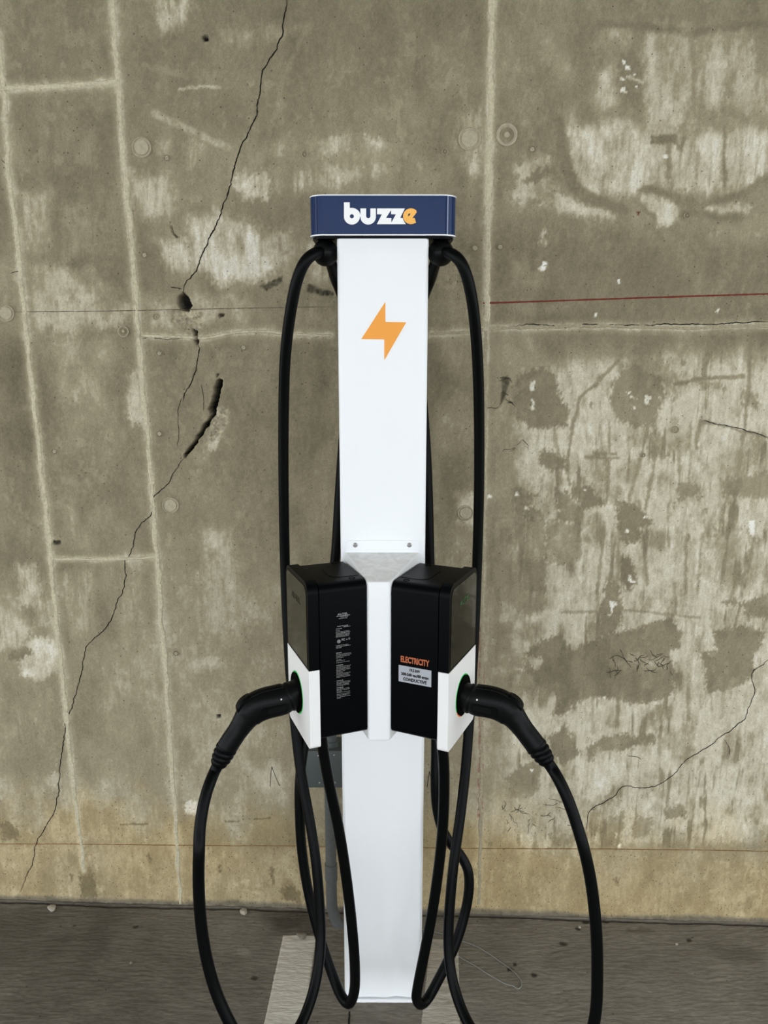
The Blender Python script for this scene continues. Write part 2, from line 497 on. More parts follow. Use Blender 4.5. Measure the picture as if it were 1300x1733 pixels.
patch([(220, 294), (280, 298), (298, 330), (292, 366), (240, 366), (225, 340)], .58, .75, 8, streak=.35)
patch([(322, 372), (370, 362), (410, 370), (432, 385), (480, 400), (486, 440), (450, 475), (370, 478), (330, 450)], .82, .85, 8, streak=.3)
patch([(267, 410), (300, 405), (328, 425), (326, 464), (290, 460)], .62, .7, 8, streak=.35)
patch([(486, 398), (520, 405), (566, 412), (566, 470), (500, 476), (470, 470)], .5, .6, 9, streak=.4)
patch([(480, 500), (566, 505), (566, 560), (485, 560)], .36, .6, 10)
patch([(48, 448), (130, 452), (170, 470), (200, 490), (222, 520), (222, 548), (120, 562), (60, 556)], .50, .7, 8)
patch([(235, 500), (300, 498), (420, 500), (440, 520), (420, 550), (240, 556)], .46, .6, 8)
patch([(30, 322), (82, 320), (86, 380), (70, 430), (40, 428)], .44, .65, 8, streak=.3)
patch([(104, 350), (140, 345), (166, 380), (166, 430), (110, 432)], .46, .65, 8, streak=.3)
patch([(120, 155), (150, 155), (165, 215), (150, 225)], .16, .5, 6)
patch([(170, 190), (200, 200), (205, 290), (170, 310), (155, 260)], .14, .6, 8)
patch([(30, 290), (190, 285), (190, 318), (40, 318)], .17, .6, 8)
stroke([(185, 300), (180, 330), (172, 372)], 7, .12, .6, 4)
stroke([(85, 215), (88, 260), (86, 292)], 6, .18, .6, 4)
patch([(89, 575), (185, 572), (190, 640), (180, 690), (100, 684)], .42, .6, 10)
patch([(214, 635), (232, 628), (242, 690), (250, 730), (228, 722), (215, 700)], .72, .85, 5)
patch([(105, 690), (190, 695), (200, 770), (150, 790), (110, 760)], .36, .5, 12)
patch([(110, 860), (200, 850), (215, 930), (110, 935)], .40, .5, 14, streak=.3)
patch([(343, 900), (392, 895), (398, 960), (372, 1075), (338, 1070), (338, 980)], .60, .65, 9, streak=.4)
patch([(22, 958), (60, 952), (72, 990), (68, 1026), (34, 1028)], .80, .85, 6, streak=.2)
patch([(28, 1100), (60, 1075), (98, 1085), (103, 1130), (80, 1150), (38, 1148)], .84, .9, 5)
patch([(14, 1098), (45, 1092), (54, 1105), (35, 1118), (16, 1114)], .14, .8, 4)
patch([(55, 1012), (88, 1010), (92, 1052), (62, 1055)], .64, .7, 6, streak=.2)
patch([(0, 1030), (60, 1060), (30, 1095), (0, 1100)], .6, .65, 8, streak=.4)
patch([(102, 966), (155, 962), (158, 1072), (108, 1070)], .48, .6, 9, streak=.5)
patch([(195, 980), (240, 975), (250, 1050), (205, 1060)], .46, .5, 9, streak=.4)
patch([(0, 1155), (100, 1160), (115, 1320), (0, 1310)], .28, .6, 12)
patch([(20, 1200), (80, 1210), (85, 1260), (15, 1250)], .42, .5, 10, streak=.7)
patch([(314, 1118), (380, 1116), (381, 1130), (320, 1132)], .58, .7, 5)
patch(circ(325, 1367, 13, 14), .88, .95, 3, warp=.3)
patch(circ(92, 1318, 14, 12), .60, .8, 4)
patch([(425, 1300), (480, 1290), (482, 1362), (432, 1364)], .56, .65, 9)
patch([(170, 1120), (260, 1110), (270, 1180), (180, 1200)], .48, .5, 12, streak=.2)
patch([(150, 1260), (280, 1250), (285, 1330), (170, 1330)], .40, .5, 12)
patch([(770, 840), (806, 840), (806, 892), (775, 890)], .62, .8, 7)
patch([(735, 560), (812, 555), (812, 640), (740, 640)], .40, .5, 10, streak=.2)
patch([(735, 900), (810, 900), (812, 1000), (740, 1000)], .46, .5, 12)
patch([(375, 690), (388, 700), (372, 745), (352, 765), (356, 730)], .56, .8, 4)
patch([(318, 770), (355, 770), (360, 785), (318, 790)], .40, .6, 6)
# ---- right half, upper panel
Rz = lambda pts: zm(800, 0, 2.6, pts)
patch(Rz([(400, 560), (560, 540), (860, 580), (860, 800), (700, 870), (470, 840), (410, 690)]), .84, .85, 10, streak=.2)
patch(Rz([(880, 600), (1120, 560), (1320, 560), (1320, 760), (1180, 850), (900, 830), (870, 760)]), .80, .8, 10, streak=.3)
patch(Rz([(745, 130), (960, 150), (1000, 330), (1000, 560), (760, 570), (750, 330)]), .64, .9, 9, streak=.25)
patch(Rz([(600, 110), (710, 120), (700, 200), (620, 240), (560, 190)]), .58, .7, 8, streak=.3)
patch(Rz([(1010, 150), (1200, 110), (1240, 240), (1200, 480), (1020, 480)]), .62, .85, 9, streak=.35)
patch(Rz([(510, 420), (560, 310), (640, 290), (640, 460), (560, 480)]), .66, .75, 8, streak=.2)
patch(Rz([(1160, 350), (1320, 330), (1320, 520), (1180, 500)]), .62, .65, 10, streak=.4)
patch(Rz([(110, 120), (200, 130), (200, 300), (120, 310)]), .46, .6, 10, streak=.4)
patch(Rz([(350, 260), (440, 250), (440, 350), (360, 360)]), .48, .6, 10)
patch(Rz([(400, 480), (460, 470), (460, 560), (400, 560)]), .58, .6, 10, streak=.3)
patch(Rz([(180, 740), (300, 670), (350, 700), (340, 760), (390, 830), (340, 850), (250, 880), (180, 890), (200, 800)]), .68, .75, 5)
patch(Rz([(230, 800), (260, 750), (330, 728), (340, 765), (290, 790), (245, 820)]), .14, .8, 3)
patch(Rz([(300, 890), (370, 850), (480, 900), (600, 940), (640, 950), (600, 975), (480, 950), (380, 930)]), .74, .8, 5)
patch(Rz([(730, 870), (800, 850), (880, 880), (920, 960), (860, 1000), (800, 980), (760, 940)]), .82, .85, 6)
patch(Rz([(1000, 900), (1100, 890), (1215, 920), (1190, 950), (1080, 955)]), .86, .85, 5)
patch(Rz([(930, 1000), (1160, 990), (1300, 960), (1300, 1050), (1000, 1060)]), .48, .5, 12, streak=.3)
patch(Rz([(300, 1020), (330, 1040), (320, 1080), (300, 1070)]), .70, .8, 4)
patch(Rz([(180, 1160), (300, 1150), (350, 1180), (300, 1260), (180, 1260)]), .42, .6, 8)
patch(Rz([(635, 290), (700, 205), (742, 250), (750, 460), (670, 455), (645, 380)]), .20, .9, 4, brk=.25)
stroke(Rz([(380, 540), (400, 690), (440, 820), (530, 880), (600, 905), (660, 930)]), 15, .16, .9, 5)
stroke(Rz([(720, 880), (735, 845), (790, 830), (900, 872), (1000, 905), (1100, 880), (1180, 860), (1320, 760)]), 9, .20, .9, 5)
stroke(Rz([(720, 880), (760, 930), (800, 960), (790, 1080)]), 6, .22, .8, 4)
stroke(Rz([(930, 950), (960, 930), (1080, 960), (1180, 955)]), 9, .18, .8, 5)
patch(Rz([(785, 590), (900, 595), (895, 635), (785, 630)]), .14, .95, 2, warp=.3, brk=.2)
stroke(Rz([(890, 610), (915, 650), (930, 605)]), 5, .2, .8, 3)
stroke(Rz([(868, 640), (862, 780)]), 6, .24, .8, 3)
stroke(Rz([(1106, 480), (1108, 820)]), 4, .22, .8, 3)
stroke(Rz([(970, 140), (972, 300), (968, 480)]), 5, .3, .7, 3)
stroke(Rz([(1005, 160), (1012, 320), (1005, 480)]), 4, .3, .7, 3)
stroke(Rz([(740, -20), (735, 100), (720, 220)]), 13, .24, .8, 5)
stroke(Rz([(560, 110), (700, 112), (860, 130), (960, 150), (1100, 118), (1320, 98)]), 7, .16, .85, 5)
stroke(Rz([(735, 1060), (730, 1200), (700, 1290)]), 8, .14, .5, 5)
patch(Rz([(1060, 500), (1140, 480), (1190, 530), (1120, 580), (1060, 570)]), .32, .7, 6)
patch(Rz([(1120, 360), (1150, 340), (1150, 430), (1120, 430)]), .3, .6, 6)
stroke(Rz([(680, 340), (750, 362)]), 3, .75, .8, 2)
for (x, y, w_, h_) in ((665, 275, 10, 16), (682, 300, 20, 18), (660, 350, 20, 12), (662, 395, 12, 18), (712, 328, 9, 8), (720, 378, 8, 6), (675, 408, 10, 10), (320, 1158, 20, 14), (310, 1185, 14, 14), (645, 1240, 10, 16), (850, 690, 26, 14)):
    patch(Rz(rc(x - w_ / 2, y - h_ / 2, x + w_ / 2, y + h_ / 2)), 1.25, 1, 1.2, warp=.15, brk=.12)
# ---- right half, middle
Mz = lambda pts: zm(800, 450, 2.6, pts)
dk = [
 ([(160, 560), (210, 470), (300, 440), (350, 470), (380, 560), (415, 620), (410, 700), (290, 718), (190, 680)], .85),
 ([(620, 500), (680, 440), (760, 450), (840, 500), (845, 580), (800, 700), (720, 722), (620, 660), (600, 580)], .72),
 ([(310, 802), (415, 845), (415, 895), (350, 905), (300, 870)], .85),
 ([(170, 980), (210, 965), (290, 1020), (240, 1035), (310, 1100), (270, 1130), (200, 1090), (180, 1040)], .8),
 ([(440, 960), (520, 965), (582, 1052), (490, 1075), (440, 1015)], .85),
 ([(370, 980), (430, 1010), (490, 1075), (460, 1130), (360, 1110)], .7),
 ([(635, 1035), (730, 1050), (800, 1130), (750, 1160), (740, 1210), (670, 1222), (635, 1150)], .9),
 ([(645, 1285), (690, 1280), (730, 1400), (680, 1425), (645, 1350)], .85),
 ([(330, 1110), (470, 1140), (480, 1260), (410, 1330), (310, 1300)], .5),
 ([(230, 1100), (330, 1120), (320, 1440), (210, 1420)], .55),
 ([(1090, 940), (1200, 930), (1320, 900), (1320, 1030), (1180, 1020), (1110, 1010)], .55),
 ([(1060, 1150), (1180, 1140), (1190, 1400), (1080, 1440)], .38),
 ([(110, 1150), (160, 1150), (170, 1220), (120, 1230)], .5),
 ([(1000, 500), (1090, 510), (1080, 550), (1010, 545)], .55),
 ([(1180, 540), (1260, 560), (1260, 640), (1190, 620)], .5),
 ([(900, 960), (990, 950), (990, 1020), (910, 1020)], .5),
 ([(640, 440), (800, 400), (900, 480), (880, 540), (700, 470)], .4),
]
for pts, k in dk:
    patch(Mz(pts), .16, k, 4, warp=.6, brk=.45)
for pts, w_, k in (([(640, 420), (540, 520), (470, 580), (440, 700), (420, 860), (425, 960)], 4, .75), ([(600, 680), (605, 850), (590, 1050)], 3, .6),
                   ([(770, 720), (740, 850), (690, 1030)], 4, .65), ([(790, 740), (800, 870), (760, 1070)], 4, .65), ([(895, 522), (1000, 497), (1190, 485)], 5, .8),
                   ([(1010, 680), (1100, 705), (1200, 730), (1300, 755)], 3, .8), ([(1220, 340), (1215, 560), (1190, 760), (1150, 1050), (1120, 1200)], 5, .7),
                   ([(1000, 690), (985, 800)], 5, .7), ([(905, 760), (915, 960)], 4, .55), ([(500, 842), (640, 842)], 4, .7), ([(540, 826), (630, 824)], 5, .7),
                   ([(580, 1130), (550, 1440)], 4, .6), ([(640, 1150), (638, 1440)], 4, .55), ([(750, 1160), (768, 1400)], 4, .6), ([(1235, 1200), (1215, 1330), (1180, 1370)], 5, .6),
                   ([(960, 690), (955, 960)], 3, .5), ([(730, 1040), (735, 1080)], 5, .5), ([(240, 1150), (240, 1260)], 4, .5), ([(940, 1190), (935, 1440)], 4, .5), ([(1010, 1180), (990, 1440)], 4, .45),
                   ([(560, 600), (565, 780)], 3, .4), ([(435, 470), (440, 700)], 3, .35), ([(680, 720), (690, 900)], 3, .4), ([(360, 720), (365, 790)], 6, .5), ([(120, 1110), (210, 1110)], 3, .5)):
    stroke(Mz(pts), w_, .22, k, 2.5, warp=.25)
for (x, y, w_, h_) in ((262, 530, 16, 40), (265, 610, 14, 50), (240, 1065, 14, 16), (196, 1005, 12, 12), (705, 575, 24, 14), (775, 580, 26, 20), (765, 600, 12, 20), (825, 578, 10, 8), (710, 625, 10, 12), (715, 575, 8, 20), (690, 560, 14, 10), (760, 1105, 18, 12), (680, 1168, 8, 8), (692, 1375, 8, 26), (702, 1385, 14, 8), (378, 1075, 12, 12), (495, 988, 10, 10), (1230, 1150, 22, 60), (310, 10, 30, 16), (645, 70, 8, 14), (1072, 198, 14, 10), (540, 215, 10, 14), (75, 1015, 20, 14)):
    patch(Mz(rc(x - w_ / 2, y - h_ / 2, x + w_ / 2, y + h_ / 2)), 1.2, .95, 1.5, warp=.2, brk=.2)
patch(Mz([(300, 200), (400, 200), (430, 230), (520, 245), (500, 262), (280, 262)]), .12, .75, 5)
patch(Mz([(180, 170), (400, 165), (300, 220), (180, 240)]), .36, .7, 6)
for (cx_, cy_, rx_, ry_) in ((925, 425, 10, 14), (520, 610, 9, 12), (545, 520, 8, 14), (880, 600, 8, 18), (1105, 540, 8, 18), (1245, 600, 14, 24), (860, 830, 6, 10), (1185, 965, 8, 14), (1030, 1080, 8, 12), (890, 1050, 5, 22), (910, 1030, 6, 10), (950, 1190, 8, 14)):
    patch(Mz(circ(cx_, cy_, rx_, 10, ry_)), .25, .75, 2.5, warp=.3, brk=.3)
# ---- right half, lower
Bz = lambda pts: zm(800, 950, 2.6, pts)
dk = [
 ([(230, 400), (300, 345), (380, 330), (440, 390), (540, 340), (620, 310), (700, 300), (870, 237), (920, 310), (915, 390), (860, 400), (900, 470), (890, 580), (820, 620), (720, 625), (560, 600), (480, 600), (400, 680), (340, 670), (400, 600), (300, 560), (230, 470)], .85),
 ([(1060, 310), (1180, 280), (1280, 300), (1270, 370), (1230, 400), (1240, 470), (1180, 540), (1100, 570), (1040, 585), (1030, 520), (1000, 450), (1000, 410), (1080, 400)], .8),
 ([(590, 95), (640, 100), (665, 215), (640, 310), (560, 340), (555, 200)], .8),
 ([(340, 780), (400, 715), (430, 760), (475, 860), (400, 900), (350, 840)], .85),
 ([(150, 960), (190, 910), (250, 875), (310, 905), (280, 1010), (230, 1050), (150, 1030)], .75),
 ([(500, 825), (590, 770), (670, 752), (690, 772), (800, 750), (805, 805), (720, 812), (650, 835), (540, 830), (520, 880), (503, 890)], .8),
 ([(560, 1065), (630, 985), (670, 992), (640, 1040), (590, 1070)], .6),
 ([(848, 1092), (930, 1070), (940, 1130), (850, 1132)], .7),
 ([(570, 1200), (600, 1130), (660, 1100), (670, 1190), (640, 1250), (570, 1260)], .55),
 ([(690, 1220), (705, 1130), (790, 1120), (780, 1215)], .5),
 ([(60, -10), (320, -10), (330, 180), (250, 250), (180, 200), (60, 120)], .42),
 ([(1190, 195), (1260, 150), (1320, 140), (1320, 250), (1190, 240)], .7),
 ([(1100, 180), (1180, 165), (1170, 200), (1110, 200)], .7),
 ([(60, 300), (160, 260), (230, 330), (230, 470), (70, 470)], .4),
 ([(70, 500), (300, 470), (300, 560), (200, 590), (70, 560)], .5),
 ([(120, 650), (190, 620), (230, 680), (150, 720)], .35),
 ([(60, 690), (130, 700), (120, 800), (70, 800)], .5),
 ([(360, 1210), (440, 1190), (450, 1250), (350, 1260)], .4),
 ([(680, 1350), (800, 1340), (800, 1440), (690, 1440)], .4),
 ([(1150, 1290), (1230, 1280), (1240, 1540), (1160, 1540)], .42),
]
for pts, k in dk:
    patch(Bz(pts), .17, k, 4, warp=.6, brk=.45)
patch(Bz([(225, 410), (300, 430), (322, 445), (272, 482)]), .72, .85, 3, warp=.4)
patch(Bz([(600, 430), (700, 420), (860, 430), (850, 470), (720, 480), (600, 470)]), .52, .7, 6)
patch(Bz([(900, 900), (1310, 880), (1310, 1050), (1200, 1060), (900, 1040)]), .82, .6, 6, streak=1.0)
patch(Bz([(430, 880), (720, 870), (700, 1010), (450, 1010)]), .80, .6, 6, streak=1.0)
patch(Bz([(330, 40), (420, 40), (420, 200), (340, 170)]), .86, .7, 8, streak=.3)
patch(Bz([(0, 1010), (420, 1040), (420, 1180), (0, 1200)]), .50, .65, 16)
patch(Bz([(0, 540), (60, 540), (60, 1000), (0, 1000)]), .46, .6, 6)
for pts, w_, k in (([(550, 100), (555, 330)], 4, .5), ([(1180, 40), (1130, 180)], 4, .5), ([(390, 225), (700, 215), (1000, 250)], 3, .6), ([(890, 100), (895, 230)], 4, .45), ([(950, 560), (950, 700)], 5, .45), ([(1110, 560), (1095, 690)], 5, .4), ([(1050, 580), (1050, 660)], 4, .4), ([(530, 600), (530, 760)], 4, .4), ([(1215, 180), (1215, 260)], 4, .4), ([(990, 60), (985, 130)], 4, .4), ([(1230, 1250), (1190, 1330)], 8, .3)):
    stroke(Bz(pts), w_, .24, k, 2.5, warp=.25)
for (x, y, w_, h_) in ((692, 72, 8, 24), (712, 88, 10, 6), (612, 200, 8, 50), (625, 185, 12, 16), (600, 235, 14, 8), (645, 1255, 10, 20), (632, 1210, 6, 22), (555, 608, 12, 8), (580, 600, 10, 10), (258, 918, 14, 8)):
    patch(Bz(rc(x - w_ / 2, y - h_ / 2, x + w_ / 2, y + h_ / 2)), 1.2, .9, 1.5, warp=.2, brk=.2)
# ---- lower band (below the brown snapped line): cast earlier, yellower
z_line = wp(650, 1434)[1]
patch([(-60, 1430), (1360, 1440), (1360, 1575), (-60, 1535)], .405, .85, 5)
patch([(-60, 1320), (240, 1318), (300, 1400), (300, 1432), (-60, 1430)], .46, .6, 16)
for (x0, y0, x1, y1) in ((133, 1470, 165, 1524), (455, 1465, 466, 1502), (247, 1446, 257, 1460), (368, 1466, 374, 1476), (440, 1495, 452, 1502), (115, 1480, 123, 1490), (312, 1520, 322, 1530), (475, 1500, 510, 1530), (0, 1390, 34, 1424), (1038, 1485, 1050, 1500), (800, 1420, 830, 1432)):
    patch([(x0, y0 + 4), ((x0 + x1) / 2, y0), (x1, (y0 + y1) / 2), (x1 - 2, y1), (x0 + 4, y1 - 6)], .08, .8, 2.5, warp=.5, brk=.4)
for pts in ([(205, 1396), (250, 1395)], [(380, 1390), (405, 1388)], [(430, 1388), (458, 1385)]):
    stroke(pts, 2.5, .02, .8, 1.5)
# lighter halo beside the ridges
RIDGES = [
 ([(189, -20), (195, 80), (200, 140), (206, 230), (215, 330), (225, 430), (233, 540), (245, 690), (256, 810), (262, 900), (268, 950), (272, 1030), (280, 1120), (288, 1250), (297, 1380), (303, 1490), (306, 1528)], 9, 'ridge_mortar'),
 ([(-2, 60), (3, 130), (9, 180), (14, 280), (25, 370), (36, 470), (45, 560), (52, 640), (62, 720), (70, 800), (80, 880), (86, 945), (92, 1010), (103, 1120), (113, 1220), (125, 1330), (138, 1440), (141, 1475)], 9, 'ridge_mortar'),
 ([(-30, 154), (20, 150), (70, 148), (130, 144), (200, 139)], 9, 'ridge_mortar'),
 ([(84, 947), (130, 946), (180, 946), (266, 942)], 7, 'ridge_mortar'),
 ([(240, 569), (290, 570), (345, 572), (400, 563), (440, 561), (500, 567), (560, 568)], 6, 'ridge_mortar'),
 ([(728, 566), (780, 563), (818, 558)], 6, 'ridge_grey'),
 ([(833, -20), (831, 120), (829, 230), (827, 340), (825, 440), (823, 545)], 10, 'ridge_mortar'),
 ([(822, 560), (820, 700), (818, 830), (816, 960), (815, 1100), (814, 1250), (813, 1400), (811, 1530)], 8, 'ridge_grey'),
 ([(830, 556), (870, 556), (940, 553), (1010, 552), (1080, 554), (1150, 556), (1220, 553), (1320, 550)], 7, 'ridge_grey'),
]
for pts, w_, _m in RIDGES:
    stroke(pts, w_ + 8, .58, .5, 8)
    stroke(pts, w_ + 2, .68, .7, 2)
stroke([(822, 1000), (816, 1250), (813, 1530)], 30, .48, .55, 8)

tone += (GRAIN - .5) * 0.12 + (STRK2 - .5) * 0.16 * np.clip(tone, 0, 1) + (BRK - .5) * 0.10 + (STRK - .5) * .30 * np.clip(tone - .2, 0, 1) + (MOT - .5) * .22
# mottled micro patches, chalky specks
speck = fbm(A * 60, Z * 45, 3, 31)
tone += 0.10 * sstep(.60, .72, speck) * sstep(.35, .6, CLOUD2)
tone = np.clip(.40 + (tone - .40) * 1.10, -0.15, 1.35)

# colours
C0 = lin(88, 82, 66); C1 = lin(128, 120, 98); C2 = lin(158, 149, 124); C3 = lin(201, 194, 172); C4 = lin(236, 234, 225)
def ramp(t, stops):
    out = np.zeros(t.shape + (3,), np.float32)
    xs = [s[0] for s in stops]
    for k in range(3):
        out[..., k] = np.interp(t, xs, [s[1][k] for s in stops])
    return out
RGB = ramp(tone, [(-.15, C0), (.16, C1), (.45, C2), (.80, C3), (1.2, C4)])
# tint: yellow lower band, red iron stain along the right-hand ridge
lowm = sstep(z_line + 0.16, z_line - 0.03, Z + (CLOUD2 - .5) * .25) * (0.55 + 0.9 * (CLOUD - .2))
lowm = np.clip(lowm, 0, 1)[..., None]
RGB = RGB * (1 - lowm) + RGB * np.array([1.13, 1.0, 0.78], np.float32) * lowm
pts = [wp(815, 1060), wp(814, 1250), wp(813, 1380)]
d = seg_dist(A + wx * .3, Z, pts, False)
redm = (1 - sstep(2.5 * PXM, 7 * PXM, d)) * sstep(.35, .6, BRK) * .8
RGB = RGB * (1 - redm[..., None]) + lin(140, 88, 76) * redm[..., None]
pts = [wp(786, 1150), wp(1300, 1500)]

# relief
H = (CLOUD - .5) * 0.006 + (CLOUD2 - .5) * 0.0018 + (fbm(A * 60, Z * 60, 3, 41) - .5) * 0.0007
H += (tone - .4) * 0.0006
def carve(px_pts, soft, depth, rough, tint, closed=True, width=0, warp=.35):
    pts = [wp(*p) for p in px_pts]
    w = window(pts, .03)
    x = A[w] + wx[w] * warp; y = Z[w] + wz[w] * warp
    d = seg_dist(x, y, pts, closed)
    if closed: d = np.where(inside(x, y, pts), -d, d)
    else: d = d - width / 2 * PXM
    m = 1 - sstep(-soft * PXM, soft * PXM * .4, d)
    n = np.clip(.5 + (.4 * (fbm(A[w] * 90, Z[w] * 90, 2, 55) - .5) + .6 * (fbm(A[w] * 230, Z[w] * 230, 1, 57) - .5)) * 1.8, 0, 1)
    H[w] -= m * (depth + (n - .5) * rough)
    mm = np.clip(m * 1.1, 0, 1)[..., None]
    c = np.asarray(tint, np.float32) * (0.6 + 0.8 * n[..., None])
    RGB[w] = RGB[w] * (1 - mm) + c * mm
# the spalled hole, its crumbled apron, and the open crack below
carve([(290, 522), (312, 522), (330, 520), (345, 530), (342, 552), (330, 560), (315, 545), (288, 548)], 4, .005, .016, lin(180, 171, 147))
carve([(303, 502), (310, 496), (318, 503), (325, 518), (318, 527), (305, 524), (301, 514)], 3, .045, .02, lin(48, 46, 41))
carve([(327, 556), (332, 560), (337, 574), (335, 586), (329, 576)], 2.5, .035, .01, lin(44, 42, 38))
carve([(362, 690), (386, 690), (388, 715), (365, 745), (340, 760), (350, 730)], 4, .004, .014, lin(178, 169, 145))
carve(zm(0, 200, 2.708, [(1003, 1195), (1022, 1205), (1012, 1245), (1006, 1275), (998, 1310), (986, 1335), (984, 1362), (966, 1380), (962, 1402), (940, 1425), (928, 1455), (910, 1470), (905, 1492), (880, 1520), (850, 1555), (842, 1545), (870, 1505), (892, 1480), (898, 1455), (916, 1435), (928, 1408), (948, 1390), (968, 1355), (955, 1330), (970, 1300), (982, 1260), (980, 1235)]), 1.6, .05, .012, lin(28, 27, 24), warp=.25)
carve([(343, 60), (352, 60), (353, 68), (345, 70)], 2, .02, .01, lin(46, 43, 36))
carve([(369, 531), (380, 531), (378, 537), (372, 540)], 2, .012, .006, lin(60, 56, 47))
carve([(366, 634), (372, 632), (368, 640)], 2, .012, .006, lin(50, 48, 40))
carve([(288, 372), (294, 392), (303, 402), (296, 400), (290, 390)], 2, .010, .006, lin(62, 58, 48))
carve([(520, 480), (540, 486), (566, 492), (566, 502), (545, 500), (520, 492)], 3, .004, .016, lin(100, 94, 78))
carve([(440, 485), (470, 470), (480, 468), (476, 480), (450, 492)], 3, .004, .013, lin(104, 98, 80))
carve([(366, 1210), (373, 1210), (373, 1216), (367, 1217)], 2, .012, .004, lin(44, 41, 36))
carve([(85, 915), (102, 915), (103, 922), (88, 924)], 3, .006, .004, lin(62, 58, 49))
carve([(848, 640), (860, 632), (862, 650), (852, 680), (846, 690)], 3, .003, .009, lin(104, 98, 80))
carve([(1076, 358), (1084, 358), (1080, 366)], 1.5, .004, .002, lin(96, 44, 36))

# ragged base of the wall, a darker cement curb smear at the floor
basez = 0.002 + 0.020 * fbm(A * 7, A * 0 + 3, 4, 61)
bm_ = sstep(0.006, -0.006, Z - basez)
n = fbm(A * 80, Z * 80, 3, 62)
RGB = RGB * (1 - bm_[..., None] * .85) + (lin(108, 103, 90) * (0.7 + .6 * n[..., None])) * bm_[..., None] * .85
H += bm_ * (0.004 + (n - .5) * .006)

pits = np.clip(0.08 + 0.40 * sstep(wp(650, 1290)[1], wp(650, 1450)[1], Z) + 0.06 * (CLOUD2 - .4), 0, 1)

def height_at(a, z):
    i = int(np.clip(np.searchsorted(WA, a), 1, len(WA) - 1)); j = int(np.clip(np.searchsorted(WZ, z), 1, len(WZ) - 1))
    return float(max(H[j, i], H[j - 1, i], H[j, i - 1], H[j - 1, i - 1]))
def wpos(a, z, h=0.0):
    return W0 + WT * a + np.array([0, 0, z]) + WN * h

def grid_mesh(name, P, tone_rgb, pit, m, back):
    nr, nc = P.shape[:2]
    nv = nr * nc
    idx = np.arange(nv).reshape(nr, nc)
    q = np.stack([idx[:-1, :-1], idx[:-1, 1:], idx[1:, 1:], idx[1:, :-1]], -1).reshape(-1, 4)
    # closed slab: border loop pushed back
    loop = np.concatenate([idx[0, :], idx[1:, -1], idx[-1, -2::-1], idx[-2:0:-1, 0]])
    bverts = P.reshape(-1, 3)[loop] + np.asarray(back)
    bi = np.arange(nv, nv + len(loop))
    nx = np.roll(np.arange(len(loop)), -1)
    q2 = np.stack([loop[nx], loop, bi, bi[nx]], -1)
    V = np.concatenate([P.reshape(-1, 3), bverts]).astype(np.float32)
    Q = np.concatenate([q, q2]).astype(np.int32)
    me = bpy.data.meshes.new(name)
    me.vertices.add(len(V)); me.vertices.foreach_set('co', V.ravel())
    nl = Q.size
    cap = bi[::-1].astype(np.int32)
    me.loops.add(nl + len(cap)); me.loops.foreach_set('vertex_index', np.concatenate([Q.ravel(), cap]))
    me.polygons.add(len(Q) + 1)
    me.polygons.foreach_set('loop_start', np.concatenate([np.arange(0, nl, 4), [nl]]).astype(np.int32))
    me.update(calc_edges=True)
    sm = np.zeros(len(Q) + 1, bool); sm[:len(q)] = True
    me.polygons.foreach_set('use_smooth', sm)
    ca = me.attributes.new('tone', 'FLOAT_COLOR', 'POINT')
    rgba = np.ones((len(V), 4), np.float32)
    rgba[:nv, :3] = tone_rgb.reshape(-1, 3); rgba[nv:, :3] = 0.15
    ca.data.foreach_set('color', rgba.ravel())
    pa = me.attributes.new('pits', 'FLOAT', 'POINT')
    pv = np.zeros(len(V), np.float32); pv[:nv] = pit.ravel()
    pa.data.foreach_set('value', pv)
    me.materials.append(m)
    o = bpy.data.objects.new(name, me); COL.objects.link(o)
    return o
P = (W0[None, None] + A[..., None] * WT + H[..., None] * WN).astype(np.float64)
P[..., 2] += Z
wall = grid_mesh('wall_back', P, RGB, pits, MATS['wall_concrete'], -WN * 0.2)
tag(wall, 'weathered bare concrete wall with stains, cracks and formwork ridges', 'wall', kind='structure')

# ---- ridges of mortar left by the formwork joints
rng = random.Random(3)
def ridge(px_pts, width, m):
    low = .4 if m == 'ridge_grey' else 1.0
    c = catmull([np.array([*wp(*p), 0.0]) for p in px_pts], 10)
    # resample every 4 mm
    c = np.array(c); s = np.concatenate([[0], np.cumsum(np.linalg.norm(np.diff(c, axis=0), axis=1))])
    n = max(int(s[-1] / 0.004), 6)
    t = np.linspace(0, s[-1], n)
    x = np.interp(t, s, c[:, 0]); y = np.interp(t, s, c[:, 1])
    tx = np.gradient(x); ty = np.gradient(y); L_ = np.hypot(tx, ty); nx_ = -ty / L_; ny_ = tx / L_
    seed = rng.randrange(400)
    wv = width * PXM / 2 * (0.35 + 0.75 * fbm(t * 45, t * 0 + seed, 3, seed % 50) + .55 * fbm(t * 210, t * 0 + seed, 1, 73))
    off = (fbm(t * 25, t * 0 + seed, 3, 70) - .5) * width * PXM * .5
    hv = 0.0015 + 0.0035 * fbm(t * 70, t * 0 + seed, 3, 71)
    hv = hv * low
    bm = bmesh.new()
    prof = [(-1.0, -0.004), (-.62, .55), (-.3, 1.0), (.12, .7), (.5, .9), (.75, .5), (1.0, -0.004)]
    rings = []
    for i in range(n):
        row = []
        for k, (u_, v_) in enumerate(prof):
            jit = 0.75 + .5 * rng.random()
            aa = x[i] + nx_[i] * (off[i] + u_ * wv[i]); zz = y[i] + ny_[i] * (off[i] + u_ * wv[i])
            hh = height_at(aa, zz)
            row.append(bm.verts.new(tuple(wpos(aa, zz, hh + (v_ if v_ < 0 else v_ * hv[i] * jit)))))
        rings.append(row)
    for a_, b_ in zip(rings[:-1], rings[1:]):
        for k in range(len(prof) - 1):
            bm.faces.new((a_[k], a_[k + 1], b_[k + 1], b_[k]))
    return obj('formwork_ridge', bm, MATS[m], wall, smooth=50)
for pts, w_, m in RIDGES:
    ridge(pts, w_, m)

